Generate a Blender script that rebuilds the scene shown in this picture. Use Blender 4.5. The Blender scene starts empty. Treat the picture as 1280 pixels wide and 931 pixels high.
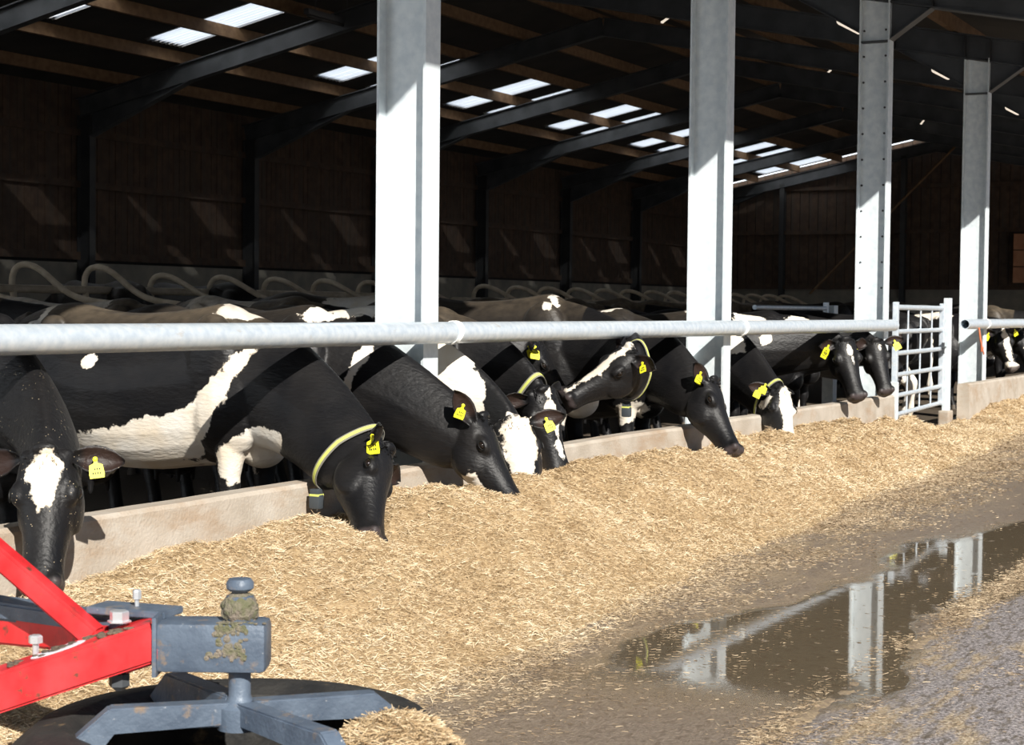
import bpy, bmesh, math, random
import numpy as np
from mathutils import Vector, Matrix, noise as mnoise

scene = bpy.context.scene
COL = scene.collection
PI = math.pi
random.seed(7)
NP = np.random.default_rng(11)

# ------------------------------------------------------------------ camera
F_PX = 2100.0
CAM = Vector((0.0, -5.07, 1.44))
def _n(v):
    v = np.array(v, float); return v / np.linalg.norm(v)
_X = _n([1127, 69.5, F_PX]); _h = _n([0, 80.5, F_PX])
_Z = _n(np.cross(_h, _X)); _Z = _Z if _Z[1] > 0 else -_Z
_Y = np.cross(_X, _Z)
# world axes (columns) written in camera right / up / forward; invert for the camera axes in the world
_M = np.stack([_X, _Y, _Z], 1)
right, up, fwd = _M[0], _M[1], _M[2]
cd = bpy.data.cameras.new('camera'); cam = bpy.data.objects.new('camera', cd); COL.objects.link(cam)
cd.sensor_fit = 'HORIZONTAL'; cd.sensor_width = 36.0; cd.lens = 36.0 * F_PX / 1280.0
cd.clip_start = 0.05; cd.clip_end = 500
cam.matrix_world = Matrix(((right[0], up[0], -fwd[0], CAM.x), (right[1], up[1], -fwd[1], CAM.y), (right[2], up[2], -fwd[2], CAM.z), (0, 0, 0, 1)))
scene.camera = cam
cd.dof.use_dof = True; cd.dof.focus_distance = 9.0; cd.dof.aperture_fstop = 9.0

# ------------------------------------------------------------------ light
SUN_DIR = Vector((0.85, 1.0, -0.87)).normalized()      # the way the light travels
sd = bpy.data.lights.new('sun', 'SUN'); sd.energy = 7.4; sd.angle = math.radians(0.55); sd.color = (1.0, 0.955, 0.88)
sun = bpy.data.objects.new('sun', sd); COL.objects.link(sun)
sun.rotation_euler = SUN_DIR.to_track_quat('-Z', 'Y').to_euler(); sun.location = (-10, -20, 20)
w = bpy.data.worlds.new('sky'); scene.world = w; w.use_nodes = True
wn = w.node_tree.nodes; wl = w.node_tree.links; wn.clear()
wo = wn.new('ShaderNodeOutputWorld'); wb = wn.new('ShaderNodeBackground'); wl.new(wb.outputs[0], wo.inputs[0])
tc = wn.new('ShaderNodeTexCoord'); sx = wn.new('ShaderNodeSeparateXYZ'); wl.new(tc.outputs['Generated'], sx.inputs[0])
wr = wn.new('ShaderNodeValToRGB'); wl.new(sx.outputs['Z'], wr.inputs[0])
wr.color_ramp.elements[0].position = 0.0; wr.color_ramp.elements[0].color = (0.62, 0.68, 0.76, 1)
wr.color_ramp.elements[1].position = 0.6; wr.color_ramp.elements[1].color = (0.36, 0.52, 0.80, 1)
# bright cloudy band added to the sky behind the barn to whiten the skylights
wm = wn.new('ShaderNodeMapRange'); wm.interpolation_type = 'SMOOTHSTEP'; wl.new(sx.outputs['Y'], wm.inputs['Value']); wm.inputs['From Min'].default_value = -.05; wm.inputs['From Max'].default_value = .35
wk = wn.new('ShaderNodeTexNoise'); wk.inputs['Scale'].default_value = 3.0; wk.inputs['Detail'].default_value = 6; wl.new(tc.outputs['Generated'], wk.inputs['Vector'])
wkr = wn.new('ShaderNodeMapRange'); wl.new(wk.outputs['Fac'], wkr.inputs['Value']); wkr.inputs['From Min'].default_value = .3; wkr.inputs['From Max'].default_value = .6; wkr.inputs['To Min'].default_value = .75; wkr.inputs['To Max'].default_value = 1.0
wmul = wn.new('ShaderNodeMath'); wmul.operation = 'MULTIPLY'; wl.new(wm.outputs[0], wmul.inputs[0]); wl.new(wkr.outputs[0], wmul.inputs[1])
wx = wn.new('ShaderNodeMixRGB'); wl.new(wmul.outputs[0], wx.inputs[0]); wl.new(wr.outputs[0], wx.inputs[1]); wx.inputs[2].default_value = (4.6, 5.0, 5.4, 1)
wl.new(wx.outputs[0], wb.inputs[0]); wb.inputs[1].default_value = 0.42
vs = scene.view_settings
vs.view_transform = 'Standard'; vs.look = 'None'; vs.gamma = 1.0; vs.use_curve_mapping = False
vs.exposure = -0.02

# ------------------------------------------------------------------ materials
def mat(name, color, rough=0.6, metal=0.0, var=None, scale=8.0, detail=6, bump=0.0, bscale=40.0, spec=0.5, stops=(0.35, 0.65), sheen=0.0):
    m = bpy.data.materials.new(name); m.use_nodes = True
    nt = m.node_tree; b = nt.nodes['Principled BSDF']
    b.inputs['Roughness'].default_value = rough; b.inputs['Metallic'].default_value = metal
    b.inputs['Specular IOR Level'].default_value = spec
    b.inputs['Base Color'].default_value = (*color, 1)
    if sheen: b.inputs['Sheen Weight'].default_value = sheen
    g = nt.nodes.new('ShaderNodeNewGeometry')
    if var:
        n = nt.nodes.new('ShaderNodeTexNoise'); n.inputs['Scale'].default_value = scale; n.inputs['Detail'].default_value = detail
        nt.links.new(g.outputs['Position'], n.inputs['Vector'])
        r = nt.nodes.new('ShaderNodeValToRGB'); nt.links.new(n.outputs['Fac'], r.inputs[0])
        r.color_ramp.elements[0].position = stops[0]; r.color_ramp.elements[1].position = stops[1]
        r.color_ramp.elements[0].color = (*color, 1); r.color_ramp.elements[1].color = (*var, 1)
        nt.links.new(r.outputs[0], b.inputs['Base Color'])
    if bump:
        n2 = nt.nodes.new('ShaderNodeTexNoise'); n2.inputs['Scale'].default_value = bscale; n2.inputs['Detail'].default_value = 5
        nt.links.new(g.outputs['Position'], n2.inputs['Vector'])
        bp = nt.nodes.new('ShaderNodeBump'); bp.inputs['Strength'].default_value = bump; bp.inputs['Distance'].default_value = 0.02
        nt.links.new(n2.outputs['Fac'], bp.inputs['Height']); nt.links.new(bp.outputs[0], b.inputs['Normal'])
    return m

def splat(m, color, scale, lo, hi, stretch=(1, 1, 1), rough=None):
    """adds a second, blotchy colour (stains, dirt, mud) over a material"""
    nt = m.node_tree; b = nt.nodes['Principled BSDF']
    g = nt.nodes.new('ShaderNodeNewGeometry'); mp = nt.nodes.new('ShaderNodeMapping'); mp.inputs['Scale'].default_value = stretch
    nt.links.new(g.outputs['Position'], mp.inputs[0])
    n = nt.nodes.new('ShaderNodeTexNoise'); n.inputs['Scale'].default_value = scale; n.inputs['Detail'].default_value = 8; n.inputs['Roughness'].default_value = 0.65
    nt.links.new(mp.outputs[0], n.inputs['Vector'])
    r = nt.nodes.new('ShaderNodeMapRange'); r.inputs['From Min'].default_value = lo; r.inputs['From Max'].default_value = hi
    nt.links.new(n.outputs['Fac'], r.inputs['Value'])
    mx = nt.nodes.new('ShaderNodeMixRGB'); mx.inputs[2].default_value = (*color, 1)
    nt.links.new(r.outputs[0], mx.inputs[0])
    bc = b.inputs['Base Color']
    if bc.is_linked: nt.links.new(bc.links[0].from_socket, mx.inputs[1])
    else: mx.inputs[1].default_value = bc.default_value
    nt.links.new(mx.outputs[0], bc)
    return m

M = {}
M['galv'] = mat('galvanised_steel', (0.66, 0.73, 0.77), 0.5, 0.15, (0.80, 0.86, 0.88), 14, 8, spec=0.5)
splat(M['galv'], (0.50, 0.50, 0.46), 5, 0.66, 0.9, (1, 1, .35))
M['galv_tube'] = mat('galvanised_tube', (0.58, 0.66, 0.74), 0.38, 0.35, (0.74, 0.80, 0.85), 22, 8)
splat(M['galv_tube'], (0.45, 0.36, 0.25), 14, 0.62, 0.85, (.4, 1, 1))
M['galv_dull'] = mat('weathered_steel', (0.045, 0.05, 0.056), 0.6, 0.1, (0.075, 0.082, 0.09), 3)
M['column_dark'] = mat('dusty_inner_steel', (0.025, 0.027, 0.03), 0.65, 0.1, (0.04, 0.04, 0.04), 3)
M['timber'] = mat('purlin_timber', (0.125, 0.07, 0.034), 0.8, 0, (0.19, 0.115, 0.058), 9, bump=.2, bscale=60)
M['board'] = mat('slatted_boarding', (0.045, 0.026, 0.016), 0.85, 0, (0.08, 0.048, 0.030), 5, bump=.3, bscale=50)
splat(M['board'], (0.05, 0.04, 0.032), 2.2, 0.45, 0.7, (3, 3, .2))
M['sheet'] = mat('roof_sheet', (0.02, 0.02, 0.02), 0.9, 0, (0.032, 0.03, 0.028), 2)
M['concrete_in'] = mat('inner_concrete', (0.17, 0.16, 0.14), 0.9, 0, (0.24, 0.22, 0.18), 3)
M['kerb'] = mat('feed_kerb_concrete', (0.40, 0.345, 0.28), 0.85, 0, (0.49, 0.43, 0.36), 5, bump=.25, bscale=70)
splat(M['kerb'], (0.54, 0.50, 0.44), 3.0, 0.52, 0.75)
splat(M['kerb'], (0.36, 0.25, 0.16), 2.3, 0.50, 0.75, (1, 1, 2.5))
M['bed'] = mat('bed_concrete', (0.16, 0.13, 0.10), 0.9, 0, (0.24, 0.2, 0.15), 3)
M['cub'] = mat('cubicle_tube', (0.45, 0.37, 0.26), 0.55, 0.0, (0.62, 0.53, 0.40), 9)
M['red'] = mat('red_paint', (0.55, 0.014, 0.018), 0.42, 0, (0.68, 0.045, 0.05), 9, spec=0.5)
splat(M['red'], (0.36, 0.03, 0.03), 13, 0.56, 0.72, (1, 1, .5))
splat(M['red'], (0.10, 0.05, 0.03), 21, 0.60, 0.68)
M['grey_block'] = None
M['grey'] = mat('grey_paint', (0.075, 0.10, 0.14), 0.45, 0.05, (0.12, 0.155, 0.205), 11, bump=.15, bscale=80)
splat(M['grey'], (0.24, 0.18, 0.13), 17, 0.58, 0.70)
splat(M['grey'], (0.42, 0.42, 0.42), 55, 0.66, 0.72)
M['rubber'] = mat('tyre_rubber', (0.012, 0.012, 0.012), 0.75, 0, (0.03, 0.028, 0.025), 12, bump=.4, bscale=40)
splat(M['rubber'], (0.22, 0.15, 0.08), 10, 0.60, 0.72)
M['zinc'] = mat('zinc_bolt', (0.70, 0.72, 0.74), 0.35, 0.6)
M['mud'] = mat('dried_mud', (0.10, 0.075, 0.055), 0.95, 0, (0.18, 0.13, 0.09), 30, bump=.8, bscale=120)
M['moss'] = mat('mossy_grime', (0.13, 0.13, 0.07), 0.95, 0, (0.24, 0.2, 0.16), 40, bump=.6, bscale=150)
M['sticker'] = mat('white_sticker', (0.75, 0.76, 0.80), 0.5)
M['tag'] = mat('yellow_ear_tag', (0.93, 0.90, 0.03), 0.45)
M['ink'] = mat('tag_ink', (0.02, 0.02, 0.02), 0.6)
M['collar'] = mat('lime_collar_stripe', (0.62, 0.66, 0.16), 0.7)
M['collar_edge'] = mat('grey_collar_webbing', (0.22, 0.21, 0.18), 0.8)
M['collar_box'] = mat('dark_transponder', (0.05, 0.06, 0.07), 0.5)
M['collar_blue'] = mat('blue_plastic', (0.02, 0.07, 0.19), 0.4)
M['eye'] = mat('cow_eye', (0.012, 0.008, 0.006), 0.08)
M['lid'] = mat('dark_eyelid', (.006, .006, .006), .5, spec=.3)
M['hoof'] = mat('hoof', (0.10, 0.08, 0.06), 0.7)
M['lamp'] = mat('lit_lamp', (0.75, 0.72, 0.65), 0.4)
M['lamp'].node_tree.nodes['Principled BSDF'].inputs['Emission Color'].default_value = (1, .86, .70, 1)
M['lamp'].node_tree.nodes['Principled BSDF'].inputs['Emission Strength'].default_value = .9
M['twine'] = mat('pale_twine', (0.75, 0.74, 0.70), 0.8)
M['rope_red'] = mat('orange_twine', (0.75, 0.22, 0.10), 0.8)

def skylight_material():
    m = bpy.data.materials.new('translucent_sheet'); m.use_nodes = True; nt = m.node_tree; nt.nodes.clear()
    o = nt.nodes.new('ShaderNodeOutputMaterial'); a = nt.nodes.new('ShaderNodeBsdfTransparent'); t = nt.nodes.new('ShaderNodeBsdfTranslucent')
    a.inputs[0].default_value = (0.92, 0.96, 1, 1); t.inputs[0].default_value = (1.0, 1.0, 1.0, 1)
    x = nt.nodes.new('ShaderNodeMixShader'); x.inputs[0].default_value = 0.92
    nt.links.new(a.outputs[0], x.inputs[1]); nt.links.new(t.outputs[0], x.inputs[2]); nt.links.new(x.outputs[0], o.inputs[0])
    return m
M['skylight'] = skylight_material()

def coat_material():
    """black and white hair: the 'coat' attribute says where the white patches are, noise frays their edges"""
    m = bpy.data.materials.new('cow_coat'); m.use_nodes = True; nt = m.node_tree; L = nt.links; b = nt.nodes['Principled BSDF']
    def attr(n):
        a = nt.nodes.new('ShaderNodeAttribute'); a.attribute_name = n; return a.outputs['Fac']
    tcn = nt.nodes.new('ShaderNodeTexCoord')
    n1 = nt.nodes.new('ShaderNodeTexNoise'); n1.inputs['Scale'].default_value = 9; n1.inputs['Detail'].default_value = 9; n1.inputs['Roughness'].default_value = 0.62
    L.new(tcn.outputs['Object'], n1.inputs['Vector'])
    def math_(op, a, c, d=None):
        k = nt.nodes.new('ShaderNodeMath'); k.operation = op
        for i, v in enumerate((a, c) if d is None else (a, c, d)):
            if isinstance(v, (int, float)): k.inputs[i].default_value = v
            else: L.new(v, k.inputs[i])
        return k.outputs[0]
    f = math_('MULTIPLY_ADD', math_('SUBTRACT', n1.outputs['Fac'], 0.5), 0.16, attr('coat'))
    r = nt.nodes.new('ShaderNodeMapRange'); r.inputs['From Min'].default_value = -0.003; r.inputs['From Max'].default_value = 0.006
    L.new(f, r.inputs['Value'])
    # black hair, faintly browned in places
    nb = nt.nodes.new('ShaderNodeTexNoise'); nb.inputs['Scale'].default_value = 5; nb.inputs['Detail'].default_value = 6
    L.new(tcn.outputs['Object'], nb.inputs['Vector'])
    rb = nt.nodes.new('ShaderNodeValToRGB'); L.new(nb.outputs['Fac'], rb.inputs[0])
    rb.color_ramp.elements[0].position = .35; rb.color_ramp.elements[0].color = (.0045, .0045, .0055, 1)
    rb.color_ramp.elements[1].position = .7; rb.color_ramp.elements[1].color = (.012, .011, .011, 1)
    rw = nt.nodes.new('ShaderNodeValToRGB'); L.new(nb.outputs['Fac'], rw.inputs[0])
    rw.color_ramp.elements[0].position = .35; rw.color_ramp.elements[0].color = (.84, .80, .73, 1)
    rw.color_ramp.elements[1].position = .75; rw.color_ramp.elements[1].color = (.74, .62, .46, 1)
    mx = nt.nodes.new('ShaderNodeMixRGB'); L.new(r.outputs[0], mx.inputs[0]); L.new(rb.outputs[0], mx.inputs[1]); L.new(rw.outputs[0], mx.inputs[2])
    # dust on the back
    n3 = nt.nodes.new('ShaderNodeTexNoise'); n3.inputs['Scale'].default_value = 14; n3.inputs['Detail'].default_value = 8
    L.new(tcn.outputs['Object'], n3.inputs['Vector'])
    du = math_('MULTIPLY', attr('dust'), math_('MULTIPLY_ADD', n3.outputs['Fac'], 1.2, -0.05)); 
    duc = nt.nodes.new('ShaderNodeClamp'); L.new(du, duc.inputs[0])
    m2 = nt.nodes.new('ShaderNodeMixRGB'); L.new(duc.outputs[0], m2.inputs[0]); L.new(mx.outputs[0], m2.inputs[1]); m2.inputs[2].default_value = (.20, .155, .105, 1)
    # bits of feed caught in the hair
    v = nt.nodes.new('ShaderNodeTexVoronoi'); v.inputs['Scale'].default_value = 75; L.new(tcn.outputs['Object'], v.inputs['Vector'])
    vv = math_('MULTIPLY', math_('LESS_THAN', v.outputs['Distance'], 0.13), math_('GREATER_THAN', math_('MULTIPLY', n3.outputs['Fac'], attr('bits')), 0.40))
    m2b = nt.nodes.new('ShaderNodeMixRGB'); L.new(vv, m2b.inputs[0]); L.new(m2.outputs[0], m2b.inputs[1]); m2b.inputs[2].default_value = (.55, .45, .30, 1)
    # bare muzzle and inner ears
    m3 = nt.nodes.new('ShaderNodeMixRGB'); L.new(attr('muzzle'), m3.inputs[0]); L.new(m2b.outputs[0], m3.inputs[1]); m3.inputs[2].default_value = (.060, .046, .046, 1)
    m4 = nt.nodes.new('ShaderNodeMixRGB'); L.new(attr('inner_ear'), m4.inputs[0]); L.new(m3.outputs[0], m4.inputs[1]); m4.inputs[2].default_value = (.028, .016, .013, 1)
    m5 = nt.nodes.new('ShaderNodeMixRGB'); L.new(attr('nostril'), m5.inputs[0]); L.new(m4.outputs[0], m5.inputs[1]); m5.inputs[2].default_value = (.006, .004, .004, 1)
    L.new(m5.outputs[0], b.inputs['Base Color'])
    b.inputs['Roughness'].default_value = 0.48; b.inputs['Specular IOR Level'].default_value = 0.33
    b.inputs['Sheen Weight'].default_value = 0.03; b.inputs['Sheen Roughness'].default_value = 0.4
    nh = nt.nodes.new('ShaderNodeTexNoise'); nh.inputs['Scale'].default_value = 60; nh.inputs['Detail'].default_value = 6
    mph = nt.nodes.new('ShaderNodeMapping'); mph.inputs['Scale'].default_value = (.35, 1, 1)
    L.new(tcn.outputs['Object'], mph.inputs[0]); L.new(mph.outputs[0], nh.inputs['Vector'])
    bp = nt.nodes.new('ShaderNodeBump'); bp.inputs['Strength'].default_value = 0.35; bp.inputs['Distance'].default_value = 0.012
    L.new(nh.outputs['Fac'], bp.inputs['Height']); L.new(bp.outputs[0], b.inputs['Normal'])
    return m
M['coat'] = coat_material()

# ------------------------------------------------------------------ mesh helpers
def obj(name, bm, m, parent=None, smooth=True, kind=None, loc=None):
    me = bpy.data.meshes.new(name)
    if isinstance(bm, bmesh.types.BMesh):
        bmesh.ops.recalc_face_normals(bm, faces=bm.faces[:]); bm.to_mesh(me); bm.free()
    else: me = bm
    o = bpy.data.objects.new(name, me); COL.objects.link(o)
    for k in (m if isinstance(m, (list, tuple)) else [m]): me.materials.append(k)
    if smooth:
        try: me.shade_auto = None
        except Exception: pass
        me.polygons.foreach_set('use_smooth', [True] * len(me.polygons))
        me.set_sharp_from_angle(angle=math.radians(38))
    if parent: o.parent = parent
    if kind: o['kind'] = kind
    if loc: o.location = loc
    return o
def thing(name, label, cat, loc=(0, 0, 0), rz=0, group=None):
    o = bpy.data.objects.new(name, None); COL.objects.link(o); o.location = loc; o.rotation_euler = (0, 0, rz)
    o.empty_display_size = .2
    o['label'] = label; o['category'] = cat
    if group: o['group'] = group
    return o
def tag(o, label, cat, group=None, kind=None):
    o['label'] = label; o['category'] = cat
    if group: o['group'] = group
    if kind: o['kind'] = kind
    return o
def B(): return bmesh.new()
def box(bm, c, s, rot=None, bev=0.0):
    r = bmesh.ops.create_cube(bm, size=1.0); vs_ = r['verts']
    for v in vs_: v.co = Vector((v.co.x * s[0], v.co.y * s[1], v.co.z * s[2]))
    if bev:
        es = list({e for v in vs_ for e in v.link_edges})
        rr = bmesh.ops.bevel(bm, geom=es, offset=bev, segments=2, affect='EDGES', profile=.6)
        vs_ = list({v for f in rr['faces'] for v in f.verts} | {v for v in vs_ if v.is_valid})
    m = Matrix.Translation(c) @ (rot.to_4x4() if rot is not None else Matrix())
    for v in vs_: v.co = m @ v.co
    return vs_
def mm(bm, a, b_, bev=0.0):
    c = [(a[i] + b_[i]) / 2 for i in range(3)]; s = [abs(b_[i] - a[i]) for i in range(3)]
    return box(bm, c, s, None, bev)
def frames(pts, upv=None):
    pts = [Vector(p) for p in pts]; out = []; ref = Vector(upv) if upv else None
    for i, p in enumerate(pts):
        t = (pts[min(i + 1, len(pts) - 1)] - pts[max(i - 1, 0)]).normalized()
        if ref is None: ref = Vector((0, 0, 1)) if abs(t.z) < .9 else Vector((1, 0, 0))
        u = (ref - t * ref.dot(t)).normalized(); s = t.cross(u).normalized(); out.append((p, t, u, s))
        if not upv: ref = u
    return out
def tube(bm, pts, r, seg=12, caps=True, upv=None):
    """r: one radius, or one per point"""
    fr = frames(pts, upv); rings = []
    for i, (p, t, u, s) in enumerate(fr):
        rr = r[i] if isinstance(r, (list, tuple)) else r
        ru, rs = rr if isinstance(rr, tuple) else (rr, rr)
        rings.append([bm.verts.new(p + u * math.cos(a) * ru + s * math.sin(a) * rs) for a in [2 * PI * k / seg for k in range(seg)]])
    for a, b_ in zip(rings, rings[1:]):
        for k in range(seg): bm.faces.new((a[k], a[(k + 1) % seg], b_[(k + 1) % seg], b_[k]))
    if caps: bm.faces.new(rings[0]); bm.faces.new(rings[-1][::-1])
    return rings
def pipe(bm, pts, r, ri, seg=20):
    """hollow pipe: outer and inner skin joined at the ends"""
    o_ = tube(bm, pts, r, seg, False); i_ = tube(bm, pts, ri, seg, False)
    for e in (0, -1):
        for k in range(seg): bm.faces.new((o_[e][k], o_[e][(k + 1) % seg], i_[e][(k + 1) % seg], i_[e][k]))
def lathe(bm, c, prof, seg=24, axis=(0, 0, 1)):
    q = Vector((0, 0, 1)).rotation_difference(Vector(axis)); rings = []
    for r, z in prof: rings.append([bm.verts.new(Vector(c) + q @ Vector((r * math.cos(a), r * math.sin(a), z))) for a in [2 * PI * k / seg for k in range(seg)]])
    for a, b_ in zip(rings, rings[1:]):
        for k in range(seg): bm.faces.new((a[k], a[(k + 1) % seg], b_[(k + 1) % seg], b_[k]))
    bm.faces.new(rings[0]); bm.faces.new(rings[-1][::-1])
def ibeam(bm, p0, p1, depth, width, tw=.012, tf=.018, updir=(0, 0, 1)):
    """rolled steel I section along p0-p1, web plane containing updir"""
    p0 = Vector(p0); p1 = Vector(p1); t = (p1 - p0).normalized(); u = Vector(updir); u = (u - t * u.dot(t)).normalized(); s = t.cross(u)
    d = depth / 2; w_ = width / 2
    prof = [(-w_, -d), (w_, -d), (w_, -d + tf), (tw / 2, -d + tf), (tw / 2, d - tf), (w_, d - tf), (w_, d), (-w_, d), (-w_, d - tf), (-tw / 2, d - tf), (-tw / 2, -d + tf), (-w_, -d + tf)]
    a = [bm.verts.new(p0 + s * x + u * y) for x, y in prof]; b_ = [bm.verts.new(p1 + s * x + u * y) for x, y in prof]
    n = len(prof)
    for k in range(n): bm.faces.new((a[k], a[(k + 1) % n], b_[(k + 1) % n], b_[k]))
    bm.faces.new(a[::-1]); bm.faces.new(b_)
def prism(bm, poly, ext):
    """flat polygon of 3-D points pushed along ext"""
    e = Vector(ext); a = [bm.verts.new(Vector(p)) for p in poly]; b_ = [bm.verts.new(Vector(p) + e) for p in poly]; n = len(poly)
    bm.faces.new(a[::-1]); bm.faces.new(b_)
    for k in range(n): bm.faces.new((a[k], a[(k + 1) % n], b_[(k + 1) % n], b_[k]))

def grid_mesh(name, xs, ys, zfun):
    X, Y = np.meshgrid(xs, ys); Z = zfun(X, Y); nx, ny = len(xs), len(ys)
    me = bpy.data.meshes.new(name); me.vertices.add(nx * ny); me.vertices.foreach_set('co', np.stack([X, Y, Z], -1).astype(np.float32).ravel())
    i = (np.arange(ny - 1)[:, None] * nx + np.arange(nx - 1)[None]).ravel()
    q = np.stack([i, i + 1, i + nx + 1, i + nx], 1).ravel()
    me.loops.add(len(q)); me.loops.foreach_set('vertex_index', q.astype(np.int32))
    me.polygons.add(len(q) // 4); me.polygons.foreach_set('loop_start', np.arange(0, len(q), 4, dtype=np.int32))
    me.update(calc_edges=True); me.validate()
    return me
# cheap value noise, vectorised
_tab = NP.random((256, 256))
def vnoise(x, y):
    xi = np.floor(x).astype(int); yi = np.floor(y).astype(int); fx = x - xi; fy = y - yi
    fx = fx * fx * (3 - 2 * fx); fy = fy * fy * (3 - 2 * fy); T = _tab
    a = T[xi % 256, yi % 256]; b_ = T[(xi + 1) % 256, yi % 256]; c = T[xi % 256, (yi + 1) % 256]; d = T[(xi + 1) % 256, (yi + 1) % 256]
    return (a * (1 - fx) + b_ * fx) * (1 - fy) + (c * (1 - fx) + d * fx) * fy
def fbm(x, y, o=5):
    s = 0; a = .5
    for k in range(o): s = s + a * (vnoise(x * 2 ** k + 17 * k, y * 2 ** k + 31 * k) - .5); a *= .5
    return s

# ------------------------------------------------------------------ building data
F0, BAY = 8.45, 4.826
FR = {k: F0 + BAY * k for k in range(-2, 10)}
XA, XB = -1.5, FR[9]
YB = 16.05
RIDGE = 8.0
OVER = -2.3
def under(y): return 6.38 - .20 * abs(y - RIDGE)          # underside of the rafters
def roofz(y): return 6.93 - .20 * abs(y - RIDGE)          # underside of the sheeting

# floor (yard concrete, wet and dry) ---------------------------------------
def floor_material():
    m = bpy.data.materials.new('wet_yard_concrete'); m.use_nodes = True; nt = m.node_tree; L = nt.links; b = nt.nodes['Principled BSDF']
    g = nt.nodes.new('ShaderNodeNewGeometry'); s = nt.nodes.new('ShaderNodeSeparateXYZ'); L.new(g.outputs['Position'], s.inputs[0])
    def noise(sc, det=6, st=(1, 1, 1), ro=.55):
        mp = nt.nodes.new('ShaderNodeMapping'); mp.inputs['Scale'].default_value = st; L.new(g.outputs['Position'], mp.inputs[0])
        n = nt.nodes.new('ShaderNodeTexNoise'); n.inputs['Scale'].default_value = sc; n.inputs['Detail'].default_value = det; n.inputs['Roughness'].default_value = ro
        L.new(mp.outputs[0], n.inputs['Vector']); return n.outputs['Fac']
    def mt(op, a, c, d=None):
        k = nt.nodes.new('ShaderNodeMath'); k.operation = op
        for i, v in enumerate((a, c) if d is None else (a, c, d)):
            if isinstance(v, (int, float)): k.inputs[i].default_value = v
            else: L.new(v, k.inputs[i])
        return k.outputs[0]
    def rng(v, a, c, x=0., y=1., smooth=True):
        r = nt.nodes.new('ShaderNodeMapRange'); r.inputs['From Min'].default_value = a; r.inputs['From Max'].default_value = c
        r.inputs['To Min'].default_value = x; r.inputs['To Max'].default_value = y
        if smooth: r.interpolation_type = 'SMOOTHSTEP'
        L.new(v, r.inputs['Value']); return r.outputs[0]
    def mix(fac, a, c):
        k = nt.nodes.new('ShaderNodeMixRGB')
        for i, v in ((0, fac), (1, a), (2, c)):
            if isinstance(v, tuple): k.inputs[i].default_value = (*v, 1)
            elif isinstance(v, float): k.inputs[i].default_value = v
            else: L.new(v, k.inputs[i])
        return k.outputs[0]
    Y = s.outputs['Y']; X = s.outputs['X']
    edge = noise(1.1, 5, (.55, 1, 1)); fine = noise(14, 8); grit = noise(70, 4, (1, 1, 1), .7)
    yy = mt('MULTIPLY_ADD', mt('SUBTRACT', edge, .5), 1.3, Y)
    # puddle band between the feed and the wheel-track ridge
    y2 = mt('MULTIPLY_ADD', mt('SUBTRACT', X, 7.0), .085, yy)
    p = mt('MULTIPLY', rng(yy, -3.24, -3.12), rng(y2, -2.05, -2.35))
    p = mt('MULTIPLY', p, rng(X, 5.2, 6.3))
    p = mt('MULTIPLY', p, rng(noise(.9, 6, (.5, 1, 1)), .27, .34))
    p = mt('MULTIPLY', p, rng(fine, .29, .36))
    # damp film around it
    damp = mt('MULTIPLY', rng(yy, -4.2, -3.3), rng(yy, -1.35, -2.1))
    base = mix(rng(fine, .35, .65), (.40, .31, .22), (.28, .21, .15))
    damps = mix(rng(grit, .40, .62), (.17, .13, .10), (.30, .235, .18))
    col = mix(mt('MULTIPLY', damp, .85), base, damps)
    track = mix(rng(grit, .36, .62), (.13, .115, .11), (.50, .44, .42))
    track = mix(rng(noise(30, 6, (.35, 1, 1)), .50, .66), track, (.16, .13, .10))
    track = mix(mt('MULTIPLY', rng(noise(2.6, 9, (.35, 1.5, 1), .72), .50, .60), .8), track, mix(rng(grit, .4, .6), (.30, .20, .10), (.66, .52, .33)))
    col = mix(rng(Y, -3.12, -3.32), col, track)
    strawy = mt('MULTIPLY', rng(noise(4, 10, (.5, 1.3, 1), .75), .40, .58), rng(yy, -2.6, -1.5))
    col = mix(mt('MULTIPLY', strawy, .8), col, mix(rng(grit, .38, .62), (.34, .24, .14), (.66, .50, .30)))
    col = mix(p, col, (.135, .105, .068))
    col = mix(mt('MULTIPLY', rng(noise(24, 6), .56, .60), .5), col, (.10, .07, .045))
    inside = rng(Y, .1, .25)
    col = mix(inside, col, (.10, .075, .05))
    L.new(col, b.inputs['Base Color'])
    ro = mt('MULTIPLY_ADD', damp, -.46, .82); 
    rmix = nt.nodes.new('ShaderNodeMix'); L.new(p, rmix.inputs[0]); L.new(ro, rmix.inputs[2]); rmix.inputs[3].default_value = .035
    L.new(rmix.outputs[0], b.inputs['Roughness'])
    b.inputs['Specular IOR Level'].default_value = .5
    h = mt('ADD', mt('MULTIPLY', grit, 1.0), mt('MULTIPLY', fine, 1.0))
    st = mt('MULTIPLY_ADD', p, -.93, .95)
    bp = nt.nodes.new('ShaderNodeBump'); bp.inputs['Distance'].default_value = .02; L.new(st, bp.inputs['Strength'])
    hr = mt('MULTIPLY', h, mt('SUBTRACT', 1.0, p)); hw = mt('MULTIPLY', noise(16, 3, (.9, .5, 1)), mt('MULTIPLY', p, .40))
    L.new(mt('ADD', hr, hw), bp.inputs['Height']); L.new(bp.outputs[0], b.inputs['Normal'])
    return m
bm = B(); mm(bm, (-40, -60, -.3), (120, 60, 0.0)); obj('floor', bm, floor_material(), kind='structure', smooth=False)
# raised lying area inside
bm = B(); mm(bm, (XA, 6.6, 0), (XB, YB - .3, .38)); tag(obj('cubicle_bed', bm, M['bed'], smooth=False), 'raised concrete lying platform running under the far row of cubicles', 'platform')

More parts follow.
